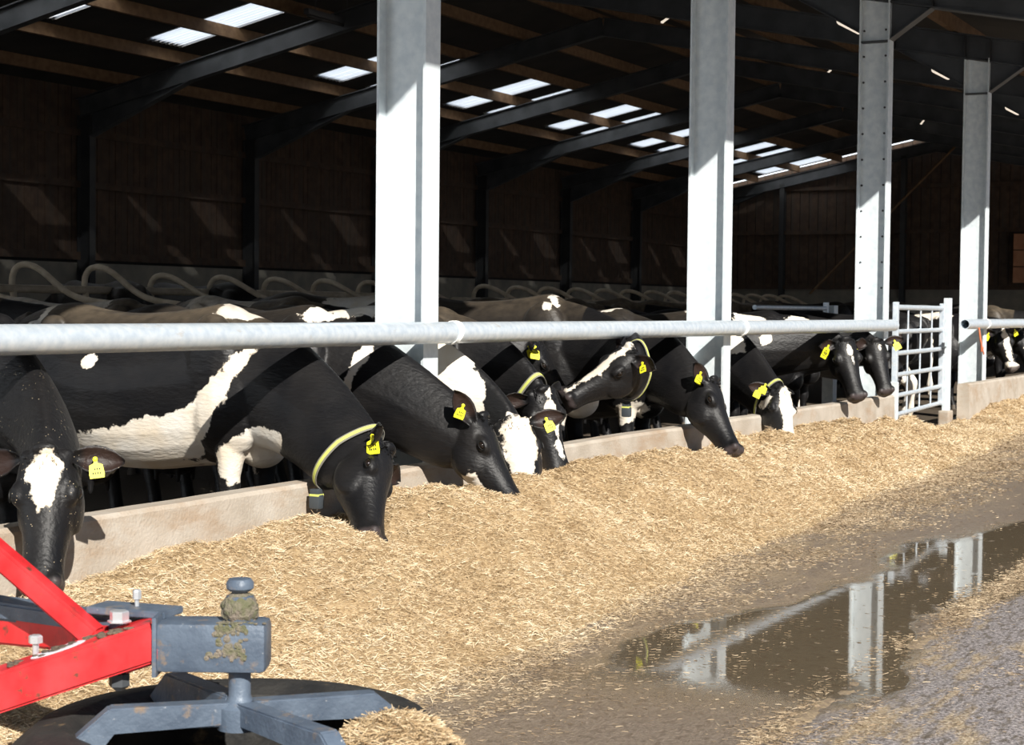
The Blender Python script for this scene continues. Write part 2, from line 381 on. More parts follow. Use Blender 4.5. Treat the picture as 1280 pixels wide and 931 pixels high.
# roof ---------------------------------------------------------------------
SKY_W = .84
sky_x = sorted([22.2 + BAY * i for i in range(-4, 7)] + [24.0 + BAY * i for i in range(-4, 6)])
sky_x = [x for x in sky_x if XA + 1 < x < XB - .6]
def slope_box(bm, x0, x1, y0, y1, t=.035):
    poly = [(x0, y0, roofz(y0)), (x0, y1, roofz(y1)), (x0, y1, roofz(y1) + t), (x0, y0, roofz(y0) + t)]
    prism(bm, poly, (x1 - x0, 0, 0))
bm = B()
slope_box(bm, XA, XB, OVER, RIDGE - 1.15)
slope_box(bm, XA, XB, RIDGE, 11.08)
slope_box(bm, XA, XB, 13.45, YB + .5)
prev = XA
for x in sky_x:
    slope_box(bm, prev, x - SKY_W / 2, 11.08, 13.45); prev = x + SKY_W / 2
slope_box(bm, prev, XB, 11.08, 13.45)
slope_box(bm, XA, XB, RIDGE - 1.15, RIDGE)
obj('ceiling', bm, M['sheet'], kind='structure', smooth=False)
wi = 0
for x in sky_x:
    wi += 1; bm = B(); n = 60; rows = []
    for y in (11.0, 13.53):
        rows.append([bm.verts.new((x - SKY_W / 2 - .04 + (SKY_W + .08) * i / n, y, roofz(y) - .004 + .018 * math.sin(2 * PI * i / 7.5))) for i in range(n + 1)])
    for i in range(n): bm.faces.new((rows[0][i], rows[0][i + 1], rows[1][i + 1], rows[1][i]))
    o = obj('window_%d' % wi, bm, M['skylight'], kind='structure')
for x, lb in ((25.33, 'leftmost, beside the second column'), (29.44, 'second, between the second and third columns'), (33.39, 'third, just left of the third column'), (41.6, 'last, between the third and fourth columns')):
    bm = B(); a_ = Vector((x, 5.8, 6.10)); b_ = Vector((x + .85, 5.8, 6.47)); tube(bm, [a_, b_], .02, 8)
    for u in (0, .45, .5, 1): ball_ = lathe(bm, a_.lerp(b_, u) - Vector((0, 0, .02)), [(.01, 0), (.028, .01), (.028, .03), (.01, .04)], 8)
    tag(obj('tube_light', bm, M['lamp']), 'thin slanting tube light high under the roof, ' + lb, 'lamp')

# purlins ------------------------------------------------------------------
py = [13.72, 12.33, 10.95, 9.6, 8.3]
words = ['second from the far eave', 'third from the far eave', 'fourth from the far eave', 'fifth from the far eave', 'just behind the ridge']
for y, t in zip([15.1] + py, ['nearest the far eave'] + words):
    bm = B(); prism(bm, [(XA, y - .04, under(y) + .345), (XA, y + .04, under(y) + .345), (XA, y + .04, roofz(y) - .008), (XA, y - .04, roofz(y) - .008)], (XB - XA - .2, 0, 0))
    tag(obj('purlin', bm, M['timber'], smooth=False), 'long brown timber purlin under the far roof slope, ' + t, 'purlin', 'timber purlins')
for y, t in zip([7.5, 6.1, 4.7, 3.3, 1.9, .5, -.9, -2.1], ['just in front of the ridge', 'second below the ridge', 'third below the ridge', 'fourth below the ridge', 'fifth below the ridge', 'just inside the front columns', 'just outside the front columns', 'at the outer edge of the overhang']):
    bm = B(); prism(bm, [(XA, y - .04, under(y) + .345), (XA, y + .04, under(y) + .345), (XA, y + .04, roofz(y) - .008), (XA, y - .04, roofz(y) - .008)], (XB - XA - .2, 0, 0))
    tag(obj('purlin', bm, M['timber'], smooth=False), 'long brown timber purlin under the near roof slope, ' + t, 'purlin', 'timber purlins')

# frames -------------------------------------------------------------------
FRONT_D, FRONT_W = .335, .165
front_lbl = {0: 'wide grey steel column nearest the camera, left of centre behind the rail', 1: 'grey steel column second from the camera, right of centre',
             2: 'grey steel column just left of the barred gate', 3: 'grey steel column on the right where the second rail starts'}
rname = {-2: None, -1: 'crossing the top left corner', 0: 'second from the left, running down to the far wall', 1: 'above the left part of the herd', 2: 'third from the left, partly behind the nearest column',
         3: 'passing just above the small left skylights', 4: 'behind the nearest column, above the middle skylights', 5: 'over the middle of the barn', 6: 'right of the middle, ending at the second column',
         7: 'third from the gable end', 8: 'second from the gable end', 9: 'lying against the gable end'}
for k, x in FR.items():
    if k < -1: continue
    if k <= 3:
        t = thing('steel_column', front_lbl.get(k, 'grey steel column outside the left edge of the view'), 'column', (x, 0, 0), 0)
        bm = B(); ibeam(bm, (0, FRONT_D / 2, 0.02), (0, FRONT_D / 2, under(.17) + .02), FRONT_D, FRONT_W, updir=(0, 1, 0)); obj('shaft', bm, M['galv'], t, smooth=False)
        bm = B()
        for sgn in (-1, 1): mm(bm, (sgn * .008, .02, under(0) - .42), (sgn * (FRONT_W / 2 - .004), FRONT_D - .02, under(0) - .40))
        obj('stiffener', bm, M['galv_dull'], t, smooth=False)
        bm = B(); mm(bm, (-.15, -.03, 0.001), (.15, FRONT_D + .06, .022)); obj('base_plate', bm, M['galv'], t, smooth=False)
        bm = B()
        for j in range(11):
            for yy in (.06, FRONT_D - .035):
                lathe(bm, (-.006, yy, 1.7 + j * .28), [(.012, -.0), (.012, .010), (.006, .014)], 8, (-1, 0, 0))
            if k not in (2,): break
        if k == 2: obj('bolt', bm, M['galv_dull'], t)
        else: bm.free()
    # roof frame : rafters, haunches
    t = thing('roof_frame', 'dark steel rafter pair ' + (rname[k] or ''), 'rafter', (x, 0, 0), 0)
    dd = .33
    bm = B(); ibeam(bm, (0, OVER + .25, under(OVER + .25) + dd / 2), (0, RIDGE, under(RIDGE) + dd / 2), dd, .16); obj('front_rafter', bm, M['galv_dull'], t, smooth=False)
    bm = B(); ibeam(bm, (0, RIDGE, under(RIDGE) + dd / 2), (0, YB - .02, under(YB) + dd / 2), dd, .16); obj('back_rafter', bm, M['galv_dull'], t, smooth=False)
    bm = B()
    ybk = YB - .30
    prism(bm, [(-.006, ybk, under(ybk)), (-.006, ybk - 2.3, under(ybk - 2.3)), (-.006, ybk, under(ybk) - .42)], (.012, 0, 0))
    a = Vector((0, ybk - 2.3, under(ybk - 2.3) - .0)); c = Vector((0, ybk, under(ybk) - .42))
    prism(bm, [(-.08, *a.yz), (.08, *a.yz), (.08, *c.yz), (-.08, *c.yz)], (0, 0, .015)); obj('haunch', bm, M['galv_dull'], t, smooth=False)
    bm = B()
    prism(bm, [(-.006, FRONT_D, under(FRONT_D)), (-.006, 1.3, under(1.3)), (-.006, FRONT_D, under(FRONT_D) - .38)], (.012, 0, 0))
    a = Vector((0, 1.3, under(1.3))); c = Vector((0, FRONT_D, under(FRONT_D) - .38))
    prism(bm, [(-.08, *a.yz), (.08, *a.yz), (.08, *c.yz), (-.08, *c.yz)], (0, 0, .015))
    prism(bm, [(-.006, 0, under(0)), (-.006, -.45, under(-.45)), (-.006, 0, under(0) - .40)], (.012, 0, 0))
    prism(bm, [(-.08, -.45, under(-.45)), (.08, -.45, under(-.45)), (.08, 0, under(0) - .4), (-.08, 0, under(0) - .4)], (0, 0, .015))
    obj('haunch', bm, M['galv_dull'], t, smooth=False)
    for yy in (-.45, .0, FRONT_D, 1.3):
        bm = B()
        for sgn in (-1, 1): mm(bm, (sgn * .008, yy - .006, under(yy) + .02), (sgn * .076, yy + .006, under(yy) + dd - .02))
        obj('stiffener', bm, M['column_dark'], t, smooth=False)
# far-wall columns
bl = ['left of the view', 'far left, behind the cubicle loops', 'second from the left against the slatted far wall', 'hidden by the nearest front column',
      'just right of the nearest front column', 'third to the left of the second front column', 'nearest the gable among the clear ones', 'behind the second front column']
for k in range(0, 10):
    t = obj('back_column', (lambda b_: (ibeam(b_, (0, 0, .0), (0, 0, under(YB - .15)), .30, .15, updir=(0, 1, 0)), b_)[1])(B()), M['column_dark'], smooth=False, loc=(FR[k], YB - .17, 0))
    nm = {0: 'outside the left edge', 1: 'outside the left edge, second', 2: 'outside the left edge, third', 3: 'leftmost one in view', 4: 'second from the left in view', 5: 'behind the nearest front column',
          6: 'first one right of the nearest front column', 7: 'second one right of the nearest front column', 8: 'third one right of the nearest front column', 9: 'in the far corner'}[k]
    tag(t, 'dark steel column against the slatted far wall, ' + nm, 'column')

# walls --------------------------------------------------------------------
bm = B(); mm(bm, (XA, YB, 0), (XB + .2, YB + .18, 2.18)); obj('wall_back', bm, M['concrete_in'], kind='structure', smooth=False)
def slats(name, p0, p1, zlo, ztop, pitch, wd, m, thick=.022, off=0):
    """vertical space boarding between two plan points, ztop(u) gives the top"""
    bm = B(); p0 = Vector(p0); p1 = Vector(p1); d = (p1 - p0); L_ = d.length; d.normalize(); nrm = Vector((-d.y, d.x)); n = int(L_ / pitch)
    for i in range(n):
        u = (i + .5) * pitch; w_ = wd + random.uniform(-.006, .004); j = random.uniform(-.004, .004)
        c = p0 + d * u + nrm * j; a = c - d * w_ / 2; e = c + d * w_ / 2
        poly = [(a.x, a.y, zlo), (e.x, e.y, zlo), (e.x, e.y, ztop(e)), (a.x, a.y, ztop(a))]
        prism(bm, poly, (nrm.x * thick, nrm.y * thick, 0))
    return obj(name, bm, m, kind='structure', smooth=False)
slats('wall_back_boarding', (XA, YB + .02), (XB, YB + .02), 2.30, lambda p: roofz(YB) - .01, .165, .1575, M['board'])
slats('wall_back_backing', (XA, YB + .07), (XB, YB + .07), 2.24, lambda p: under(YB) + .30, .165, .09, M['board'])
for i, (z, hgt) in enumerate(((3.58, .12), (2.30, .14), (4.5, .12))):
    bm = B(); mm(bm, (XA, YB - .045, z - hgt / 2), (XB - .2, YB + .012, z + hgt / 2)); obj('trim_%d' % (i + 1), bm, M['board'], kind='structure', smooth=False)
bm = B(); mm(bm, (XA, YB + .1, 2.1), (XB + .2, YB + .16, roofz(YB + .1) + .02)); obj('wall_back_sheeting', bm, M['sheet'], kind='structure', smooth=False)
# gable end
bm = B(); mm(bm, (XB + .2, OVER * 0 - .2, 0), (XB + .38, YB + .18, 2.14)); obj('wall_right', bm, M['concrete_in'], kind='structure', smooth=False)
slats('wall_right_boarding', (XB + .22, -.2), (XB + .22, YB), 2.18, lambda p: roofz(p.y) - .02, .30, .285, M['board'], -.03)
bm = B(); mm(bm, (XB + .24, -.2, 2.1), (XB + .3, YB, 4.9)); prism(bm, [(XB + .24, -.2, 4.9), (XB + .24, YB, 4.9), (XB + .24, YB, roofz(YB)), (XB + .24, RIDGE, roofz(RIDGE)), (XB + .24, -.2, roofz(-.2))], (.06, 0, 0))
obj('wall_right_backing', bm, M['sheet'], kind='structure', smooth=False)
for i, z in enumerate((3.95, 2.2, 5.35)):
    bm = B(); mm(bm, (XB + .12, 0 if z < 5 else 3.0, z - .06), (XB + .2, YB if z < 5 else 13.0, z + .06)); obj('trim_%d' % (i + 4), bm, M['board'], kind='structure', smooth=False)
for y, lb in ((12.93, 'grey steel post on the brown gable end between the second and third columns'), (9.0, 'dark steel gable post hidden behind the third column'), (4.5, 'dark steel gable post at the right edge')):
    bm = B(); ibeam(bm, (0, 0, 0), (0, 0, under(y) + .1), .2, .16, updir=(1, 0, 0)); tag(obj('gable_post', bm, M['column_dark'], smooth=False, loc=(XB + .05, y, 0)), lb, 'column')
bm = B(); tube(bm, [(XB - .15, 11.9, 2.0), (XB - .15, 7.34, 6.55)], .035, 8)
for i in range(24): 
    u = i / 23; p = Vector((XB - .15, 11.9, 2.0)).lerp(Vector((XB - .15, 7.34, 6.55)), u); box(bm, p, (.06, .06, .05))
tag(obj('gable_brace', bm, M['timber']), 'thin pale brown brace running diagonally up the gable end', 'brace')
# brown boards low on the gable, right edge of the view
for i in range(3):
    bm = B(); mm(bm, (XB - .1, .2, 2.35 + i * .5), (XB - .05, 5.6, 2.82 + i * .5), .01)
    tag(obj('wall_plank', bm, mat('rusty_plank_%d' % i, (.30, .12, .06), .8, 0, (.40, .2, .11), 3), smooth=False), 'wide reddish-brown board on the gable end at the right edge, ' + ['lowest', 'middle', 'top'][i] + ' of three', 'board')

# lamps under the front roof -----------------------------------------------
for x, lb in ((20.35, 'small pale light fitting under the roof, just left of the third column top'), (24.9, 'long white strip light under the roof left of the last column'), (29.9, 'white strip light under the roof right of the last column')):
    t = thing('strip_light', lb, 'lamp', (x, 1.15, under(1.15) + .05), .0)
    bm = B(); mm(bm, (-.42, -.05, -.06), (.42, .05, .0), .01); obj('housing', bm, M['galv_dull'], t)
    bm = B(); tube(bm, [(-.40, 0, -.1), (.40, 0, -.1)], .05, 12); obj('diffuser', bm, M['lamp'], t)
    bm = B()
    for s_ in (-.3, .3): tube(bm, [(s_, 0, -.02), (s_, 0, .40)], .006, 6); obj('hanger', bm, M['galv_dull'], t); bm = B()
    bm.free()
t = thing('strip_light', 'dark strip light hanging in front of the upper left skylight', 'lamp', (22.6, 10.4, 6.08), 0)
bm = B(); mm(bm, (-.7, -.05, -.05), (.7, .05, .04), .01); obj('housing', bm, M['galv_dull'], t)
bm = B(); tube(bm, [(-.66, 0, -.07), (.66, 0, -.07)], .03, 10); obj('diffuser', bm, M['column_dark'], t)
bm = B()
for s_ in (-.45, .45): tube(bm, [(s_, 0, 0), (s_, 0, .42)], .005, 6); obj('hanger', bm, M['galv_dull'], t); bm = B()
bm.free()

# feed kerb ----------------------------------------------------------------
def kerb(x0, x1, lb):
    bm = B(); n = max(2, int((x1 - x0) / .25)); T = .54
    prof = lambda x: [(-.16, 0), (-.145, T - .02), (-.13, T), (-.02, T + .0), (0, T - .02), (.0, 0)]
    rings = []
    for i in range(n + 1):
        x = x0 + (x1 - x0) * i / n; j = .0025 * math.sin(x * 3) + .0015 * math.sin(x * 11)
        rings.append([bm.verts.new((x, y, z + (j if z > .3 else 0))) for y, z in prof(x)])
    for a, b_ in zip(rings, rings[1:]):
        for k in range(6): bm.faces.new((a[k], a[(k + 1) % 6], b_[(k + 1) % 6], b_[k]))
    bm.faces.new(rings[0]); bm.faces.new(rings[-1][::-1])
    return tag(obj('feed_kerb', bm, M['kerb'], smooth=False), lb, 'kerb')
kerb(1.0, 17.95, 'long low concrete feed wall under the rail, left of the gate')
kerb(21.40, 44.0, 'low concrete feed wall to the right of the barred gate')
bm = B(); mm(bm, (17.97, -.17, 0), (18.03, -.05, .68), .004); tag(obj('kerb_end_post', bm, M['galv'], smooth=False), 'short flat steel post closing the left feed wall beside the gate', 'post')

# neck rail ----------------------------------------------------------------
RZ = 1.292; RY = -.075
def ties(t, xs):
    for x in xs:
        bm = B()
        for q in range(3):
            pts = []
            for i in range(25):
                a = 2 * PI * i / 24; pts.append((x + (q - 1) * .02 + .025 * math.sin(a), RY + .068 * math.cos(a), RZ + .068 * math.sin(a)))
            tube(bm, pts, .0035, 6)
        obj('wire_tie', bm, M['twine'], t)
t = thing('neck_rail', 'long thick galvanised tube rail over the cows, from left edge to the gate', 'rail', (0, 0, 0))
bm = B(); pipe(bm, [(.8 + i * 1.72, RY, RZ) for i in range(11)][:-1] + [(18.12, RY, RZ)], .0635, .055, 28); obj('tube', bm, M['galv_tube'], t)
ties(t, [FR[0] + .12, FR[1] + .12]); 
t = thing('neck_rail', 'thick galvanised tube rail with an open end, right of the gate', 'rail', (0, 0, 0))
bm = B(); pipe(bm, [(21.42, RY, RZ), (30, RY, RZ), (44, RY, RZ)], .0635, .055, 28); obj('tube', bm, M['galv_tube'], t)
ties(t, [FR[3] - .35])
bm = B(); tube(bm, [(21.9, RY - .07, 1.24), (22.02, RY - .075, 1.05), (22.1, RY - .06, .94), (22.2, RY - .06, .98)], .012, 6); tube(bm, [(21.9, RY - .07, 1.24), (21.95, RY - .075, 1.1), (22.2, RY - .07, .9)], .01, 6)
obj('twine', bm, M['rope_red'], t)

# gate ---------------------------------------------------------------------
ga = Vector((18.33, -.04, 0)); gb = Vector((21.22, .16, 0)); gd = (gb - ga); gl = gd.length
t = thing('barred_gate', 'galvanised gate with horizontal bars and thin uprights between the rails', 'gate', ga, math.atan2(gd.y, gd.x))
bm = B(); mm(bm, (-.04, -.03, .27), (.04, .03, 1.55), .006); obj('stile', bm, M['galv_tube'], t, smooth=False)
bm = B(); mm(bm, (gl - .05, -.03, .27), (gl, .03, 1.55), .006); obj('stile', bm, M['galv_tube'], t, smooth=False)
for z in (.30, .51, .74, .98, 1.22, 1.49):
    bm = B(); tube(bm, [(.02, 0, z), (gl - .02, 0, z)], .027 if z < 1.4 else .03, 12); obj('bar', bm, M['galv_tube'], t)
for u in (.24, .50, .75):
    bm = B(); tube(bm, [(gl * u, .0, .3), (gl * u, .0, 1.49)], .011, 8); obj('upright', bm, M['galv_tube'], t)
bm = B(); mm(bm, (-.16, -.02, .42), (-.03, .02, .46)); lathe(bm, (-.03, 0, .38), [(.02, 0), (.02, .12)], 10); obj('hinge', bm, M['galv'], t, smooth=False)
bm = B(); mm(bm, (gl - .12, -.045, .92), (gl - .06, -.02, 1.06)); tube(bm, [(gl - .2, -.04, 1.0), (gl + .05, -.04, 1.0)], .01, 8); obj('latch', bm, M['galv_dull'], t, smooth=False)
t = thing('gate_post', 'thick square galvanised post at the right side of the barred gate', 'post', (21.33, .12, 0))
bm = B(); mm(bm, (-.04, -.045, 0), (.04, .045, 1.62), .006); obj('shaft', bm, M['galv'], t, smooth=False)
bm = B(); mm(bm, (-.12, -.07, 0), (.10, .07, .20), .02); obj('footing', bm, M['kerb'], t, smooth=False)
t = thing('inner_gate', 'pale tube gate top seen above the cows, left of the third column', 'gate', (20.6, 2.1, 0))
bm = B(); tube(bm, [(-.9, 0, 1.48), (1.95, 0, 1.48)], .03, 10); obj('bar', bm, M['galv_tube'], t)
bm = B(); mm(bm, (1.92, -.03, 1.0), (2.0, .03, 1.56)); obj('stile', bm, M['galv_tube'], t, smooth=False)
bm = B(); tube(bm, [(-.9, 0, 1.12), (1.95, 0, 1.12)], .03, 10); obj('bar', bm, M['galv_tube'], t)
bm = B(); mm(bm, (2.08, -.08, 0), (2.26, .08, 1.52), .005); obj('post', bm, M['galv'], t, smooth=False)

# cubicle dividers ----------------------------------------------------------
def cubicle(x, lb, hook=0.0, y=7.0, z=0.38):
    t = thing('cubicle_divider', lb, 'cubicle divider', (x, y, z), 0, 'bent tube cubicle dividers')
    top = 1.42 + hook
    pts = [(0, -.1, 1.06), (0, .35, 1.10), (0, .62, 1.20), (0, .95, top - .05), (0, 1.15, top), (0, 1.3, top - .03), (0, 1.37, top - .18), (0, 1.3, 1.0), (0, 1.0, .75), (0, .3, .62), (0, -.05, .66), (0, -.2, .82), (0, -.2, .98), (0, -.1, 1.06)]
    sm = []
    for i in range(len(pts) - 1):
        for q in range(3): sm.append(Vector(pts[i]).lerp(Vector(pts[i + 1]), q / 3))
    for _ in range(2): sm = [sm[0]] + [(sm[i - 1] + sm[i] * 2 + sm[i + 1]) / 4 for i in range(1, len(sm) - 1)] + [sm[-1]]
    bm = B(); tube(bm, sm, .035, 10); obj('loop', bm, M['cub'], t)
    bm = B(); tube(bm, [(0, 1.33, 0), (0, 1.33, 1.2)], .035, 10); obj('post', bm, M['cub'], t)
    return t
ORD = 'first second third fourth fifth sixth seventh eighth ninth tenth eleventh twelfth thirteenth fourteenth fifteenth sixteenth seventeenth eighteenth nineteenth twentieth twenty-first twenty-second twenty-third twenty-fourth'.split()
for i in range(24):
    x = 12.4 + i * 1.13
    if 21.5 < x < 23.4: continue
    cubicle(x, 'bent brown tube loop above the cows\' backs, ' + ORD[i] + ' from the left edge', .07 if i in (0, 1, 2) else 0.0)
bm = B(); tube(bm, [(XA, 8.33, 1.60), (21.5, 8.33, 1.60)], .045, 10); tag(obj('cubicle_rail', bm, M['cub']), 'long brown horizontal tube joining the left cubicle loops', 'rail')
bm = B(); tube(bm, [(23, 8.33, 1.56), (50, 8.33, 1.56)], .045, 10); tag(obj('cubicle_rail', bm, M['cub']), 'long brown horizontal tube joining the right cubicle loops', 'rail')

# ------------------------------------------------------------------ cows
def superring(bm, c, u, s, up_h, dn_h, w_, seg=20, p=2.2, topnarrow=0.0):
    """closed section: reaches up_h along u, dn_h against it, w_ sideways along s"""
    vs_ = []
    for k in range(seg):
        a = 2 * PI * k / seg; ca, sa = math.cos(a), math.sin(a)
        x = math.copysign(abs(sa) ** (2 / p), sa) * w_; y = math.copysign(abs(ca) ** (2 / p), ca)
        if ca > 0: x *= 1 - topnarrow * ca
        vs_.append(bm.verts.new(c + s * x + u * (y * (up_h if y > 0 else dn_h))))
    return vs_
def skin(bm, rings):
    n = len(rings[0])
    for a, b_ in zip(rings, rings[1:]):
        for k in range(n): bm.faces.new((a[k], a[(k + 1) % n], b_[(k + 1) % n], b_[k]))
    bm.faces.new(rings[0]); bm.faces.new(rings[-1][::-1])
def ball(bm, c, r, rot=None, seg=16):
    r_ = bmesh.ops.create_uvsphere(bm, u_segments=seg, v_segments=seg // 2 + 2, radius=1.0)
    for v in r_['verts']:
        q = Vector((v.co.x * r[0], v.co.y * r[1], v.co.z * r[2])); v.co = Vector(c) + (rot @ q if rot is not None else q)
def catmull(P, n):
    out = []; P = [P[0]] + list(P) + [P[-1]]
    for i in range(1, len(P) - 2):
        for q in range(n):
            t = q / n; a, b_, c, d = P[i - 1], P[i], P[i + 1], P[i + 2]
            out.append(tuple(.5 * (2 * b_[j] + (c[j] - a[j]) * t + (2 * a[j] - 5 * b_[j] + 4 * c[j] - d[j]) * t * t + (-a[j] + 3 * b_[j] - 3 * c[j] + d[j]) * t ** 3) for j in range(len(b_))))
    out.append(tuple(P[-2])); return out

TRUNK = [(.36, 1.12, .80, .07), (.28, 1.22, .68, .16), (.14, 1.38, .60, .235), (0, 1.45, .57, .265), (-.2, 1.425, .55, .30), (-.45, 1.40, .52, .345), (-.7, 1.395, .52, .37), (-.92, 1.42, .56, .35),
         (-1.08, 1.45, .66, .315), (-1.25, 1.43, .76, .28), (-1.42, 1.38, .88, .21), (-1.52, 1.32, 1.0, .12), (-1.56, 1.24, 1.1, .05)]
# head profile: t along the head, dorsal line, depth under it, half width
HEAD = [(-.04, -.035, .09, .055), (.0, .0, .15, .088), (.08, .012, .215, .114), (.18, .014, .265, .126), (.28, .006, .285, .126), (.38, -.004, .272, .116), (.50, -.010, .235, .099), (.62, -.014, .195, .086),
        (.74, -.014, .168, .080), (.84, -.010, .158, .082), (.91, -.010, .152, .090), (.965, -.020, .130, .084), (1.0, -.045, .08, .058)]

class Cow: pass

def solve_head(P, Q, dh, HL):
    a = (Q - P).normalized(); d = (dh - a * dh.dot(a)).normalized(); l = d.cross(a).normalized()
    return a, d, l

def build_cow(name, label, W, yaw, P, Q, dh, patches, scale=1.0, HL=.57, voxel=.0125, dust=(0, 0), bits=0.3, ears=None, tags=(), collar=None, neck_fat=1.0, legs=None, tail=True, cat='cow', hornless=True, group=None, low=False):
    """W: ground point under the withers; P poll, Q muzzle tip and dh forehead direction, all in the world"""
    root = Matrix.Translation((W[0], W[1], W[2] if len(W) > 2 else 0)) @ Matrix.Rotation(yaw, 4, 'Z'); inv = root.inverted()
    P = inv @ Vector(P); Q = inv @ Vector(Q); dh = inv.to_3x3() @ Vector(dh)
    a, d, l = solve_head(P, Q, dh, HL); Q = P + a * HL; S = scale; hs = HL / .57
    bm = B()
    # trunk
    rings = []
    for (x, zt, zb, w_) in catmull(TRUNK, 3):
        zc = zt - (zt - zb) * .48
        rings.append(superring(bm, Vector((x, 0, zc)) * S, Vector((0, 0, 1)), Vector((0, 1, 0)), (zt - zc) * S, (zc - zb) * S, w_ * S, 24, 2.25, .30))
    skin(bm, rings)
    # shoulder blades, hip bones, haunches
    for sg in (-1, 1):
        ball(bm, Vector((.02, sg * .17, 1.08)) * S, (.20 * S, .11 * S, .32 * S)); ball(bm, Vector((.10, sg * .15, .88)) * S, (.25 * S, .135 * S, .26 * S))
        ball(bm, Vector((-1.06, sg * .225, 1.32)) * S, (.10 * S, .04 * S, .06 * S)); ball(bm, Vector((-1.27, sg * .17, 1.05)) * S, (.22 * S, .15 * S, .30 * S))
        ball(bm, Vector((-1.10, sg * .22, .88)) * S, (.16 * S, .09 * S, .20 * S))
    ball(bm, Vector((.22, 0, .70)) * S, (.16 * S, .12 * S, .14 * S))                     # brisket
    if not low:
        ball(bm, Vector((-1.02, 0, .56)) * S, (.22 * S, .15 * S, .17 * S))               # udder
        for sx_ in (-.93, -1.10):
            for sy_ in (-.07, .07): tube(bm, [Vector((sx_, sy_, .48)) * S, Vector((sx_, sy_, .36)) * S], [.022 * S, .014 * S], 8)
    # legs
    for sg in (-1, 1):
        y = sg * .155
        tube(bm, [Vector(p) * S for p in ((.10, y, .85), (.13, y, .66), (.12, y, .52), (.13, y, .42), (.125, y, .34), (.125, y, .20), (.13, y, .13), (.15, y, .07), (.17, y, .0))], [r * S for r in (.12, .085, .062, .058, .042, .036, .046, .044, .058)], 12)
        y = sg * .18
        tube(bm, [Vector(p) * S for p in ((-1.20, y, 1.0), (-1.12, y, .80), (-1.22, y, .64), (-1.36, y, .50), (-1.37, y, .44), (-1.33, y, .26), (-1.31, y, .14), (-1.28, y, .07), (-1.26, y, .0))], [r * S for r in (.17, .14, .09, .058, .052, .042, .050, .046, .060)], 12)
    if tail:
        tube(bm, [Vector(p) * S for p in ((-1.45, 0, 1.36), (-1.55, 0, 1.33), (-1.61, .0, 1.15), (-1.62, .01, .85), (-1.60, .02, .62))], [r * S for r in (.04, .034, .026, .02, .02)], 8)
        tube(bm, [Vector(p) * S for p in ((-1.60, .02, .66), (-1.60, .02, .50), (-1.59, .02, .36))], [.02 * S, .045 * S, .015 * S], 8)
    # neck
    E_ = P + a * (.10 * hs) - d * (.135 * hs)
    S0 = Vector((-.02, 0, 1.05)) * S
    C1 = S0 + Vector((.42, 0, .02)) * S; back = (-d * .55 - a * .75).normalized(); dist = (E_ - S0).length
    C2 = E_ + back * min(.26, dist * .35)
    def neck_at(t):
        b0, b1, b2, b3 = (1 - t) ** 3, 3 * t * (1 - t) ** 2, 3 * t * t * (1 - t), t ** 3
        c = S0 * b0 + C1 * b1 + C2 * b2 + E_ * b3
        tg = (C1 - S0) * (3 * (1 - t) ** 2) + (C2 - C1) * (6 * t * (1 - t)) + (E_ - C2) * (3 * t * t); tg.normalize()
        ue = (d * .8 - a * .6).normalized(); u = Vector((0, 0, 1)).lerp(ue, t); u = (u - tg * u.dot(tg)).normalized(); s = tg.cross(u).normalized()
        f = lambda q: [(p0[1] + (p1[1] - p0[1]) * (q - p0[0]) / (p1[0] - p0[0]), p0[2] + (p1[2] - p0[2]) * (q - p0[0]) / (p1[0] - p0[0])) for p0, p1 in zip(NP_, NP_[1:]) if p0[0] <= q <= p1[0]][0]
        NP_ = [(0, .40, .22), (.25, .335, .185), (.45, .280, .155), (.65, .240, .130), (.82, .215, .116), (.93, .185, .108), (1.0, .145, .098)]
        hh, hw = f(min(1, max(0, t))); k = S * (neck_fat if .1 < t else 1)
        return c, tg, u, s, hh * k, hw * k
    rings = []
    for i in range(25):
        c, tg, u, s, hh, hw = neck_at(i / 24); rings.append(superring(bm, c, u, s, hh * .95, hh, hw, 20, 2.0, .35))
    skin(bm, rings)
    # head
    rings = []
    for (t, dl, dep, w_) in catmull(HEAD, 3):
        dep *= hs; w_ *= hs; c = P + a * (t * HL) + d * (dl * hs - dep * .42)
        rings.append(superring(bm, c, d, l, dep * .42, dep * .58, w_, 22, 2.35, .12))
    skin(bm, rings)
    R = Matrix((a, l, d)).transposed()
    H = lambda t, la, do: P + a * (t * HL) + l * (la * hs) + d * (do * hs)
    for sg in (-1, 1):
        ball(bm, H(.285, sg * .102, -.048), (.056 * hs, .034 * hs, .034 * hs), R)     # brow and orbit
        ball(bm, H(.33, sg * .098, -.165), (.11 * hs, .030 * hs, .085 * hs), R)      # cheek
        ball(bm, H(.925, sg * .058, -.030), (.038 * hs, .034 * hs, .030 * hs), R)     # nostril wing
        ball(bm, H(.02, sg * .075, -.05), (.035 * hs, .035 * hs, .035 * hs), R)       # ear root
    ball(bm, H(.92, 0, -.128), (.055 * hs, .06 * hs, .035 * hs), R)                    # chin
    ball(bm, H(-.01, 0, .0), (.03 * hs, .055 * hs, .035 * hs), R)                      # poll
    me = bpy.data.meshes.new('tmp'); bmesh.ops.recalc_face_normals(bm, faces=bm.faces[:]); bm.to_mesh(me); bm.free()
    ob = bpy.data.objects.new('tmp', me); COL.objects.link(ob)
    md = ob.modifiers.new('r', 'REMESH'); md.mode = 'VOXEL'; md.voxel_size = voxel; md.adaptivity = 0
    sm = ob.modifiers.new('s', 'SMOOTH'); sm.factor = .5; sm.iterations = max(4, int(6 * (.0125 / voxel) ** 1.5))
    dg = bpy.context.evaluated_depsgraph_get(); ev = ob.evaluated_get(dg); body = bpy.data.meshes.new_from_object(ev)
    bpy.data.objects.remove(ob)
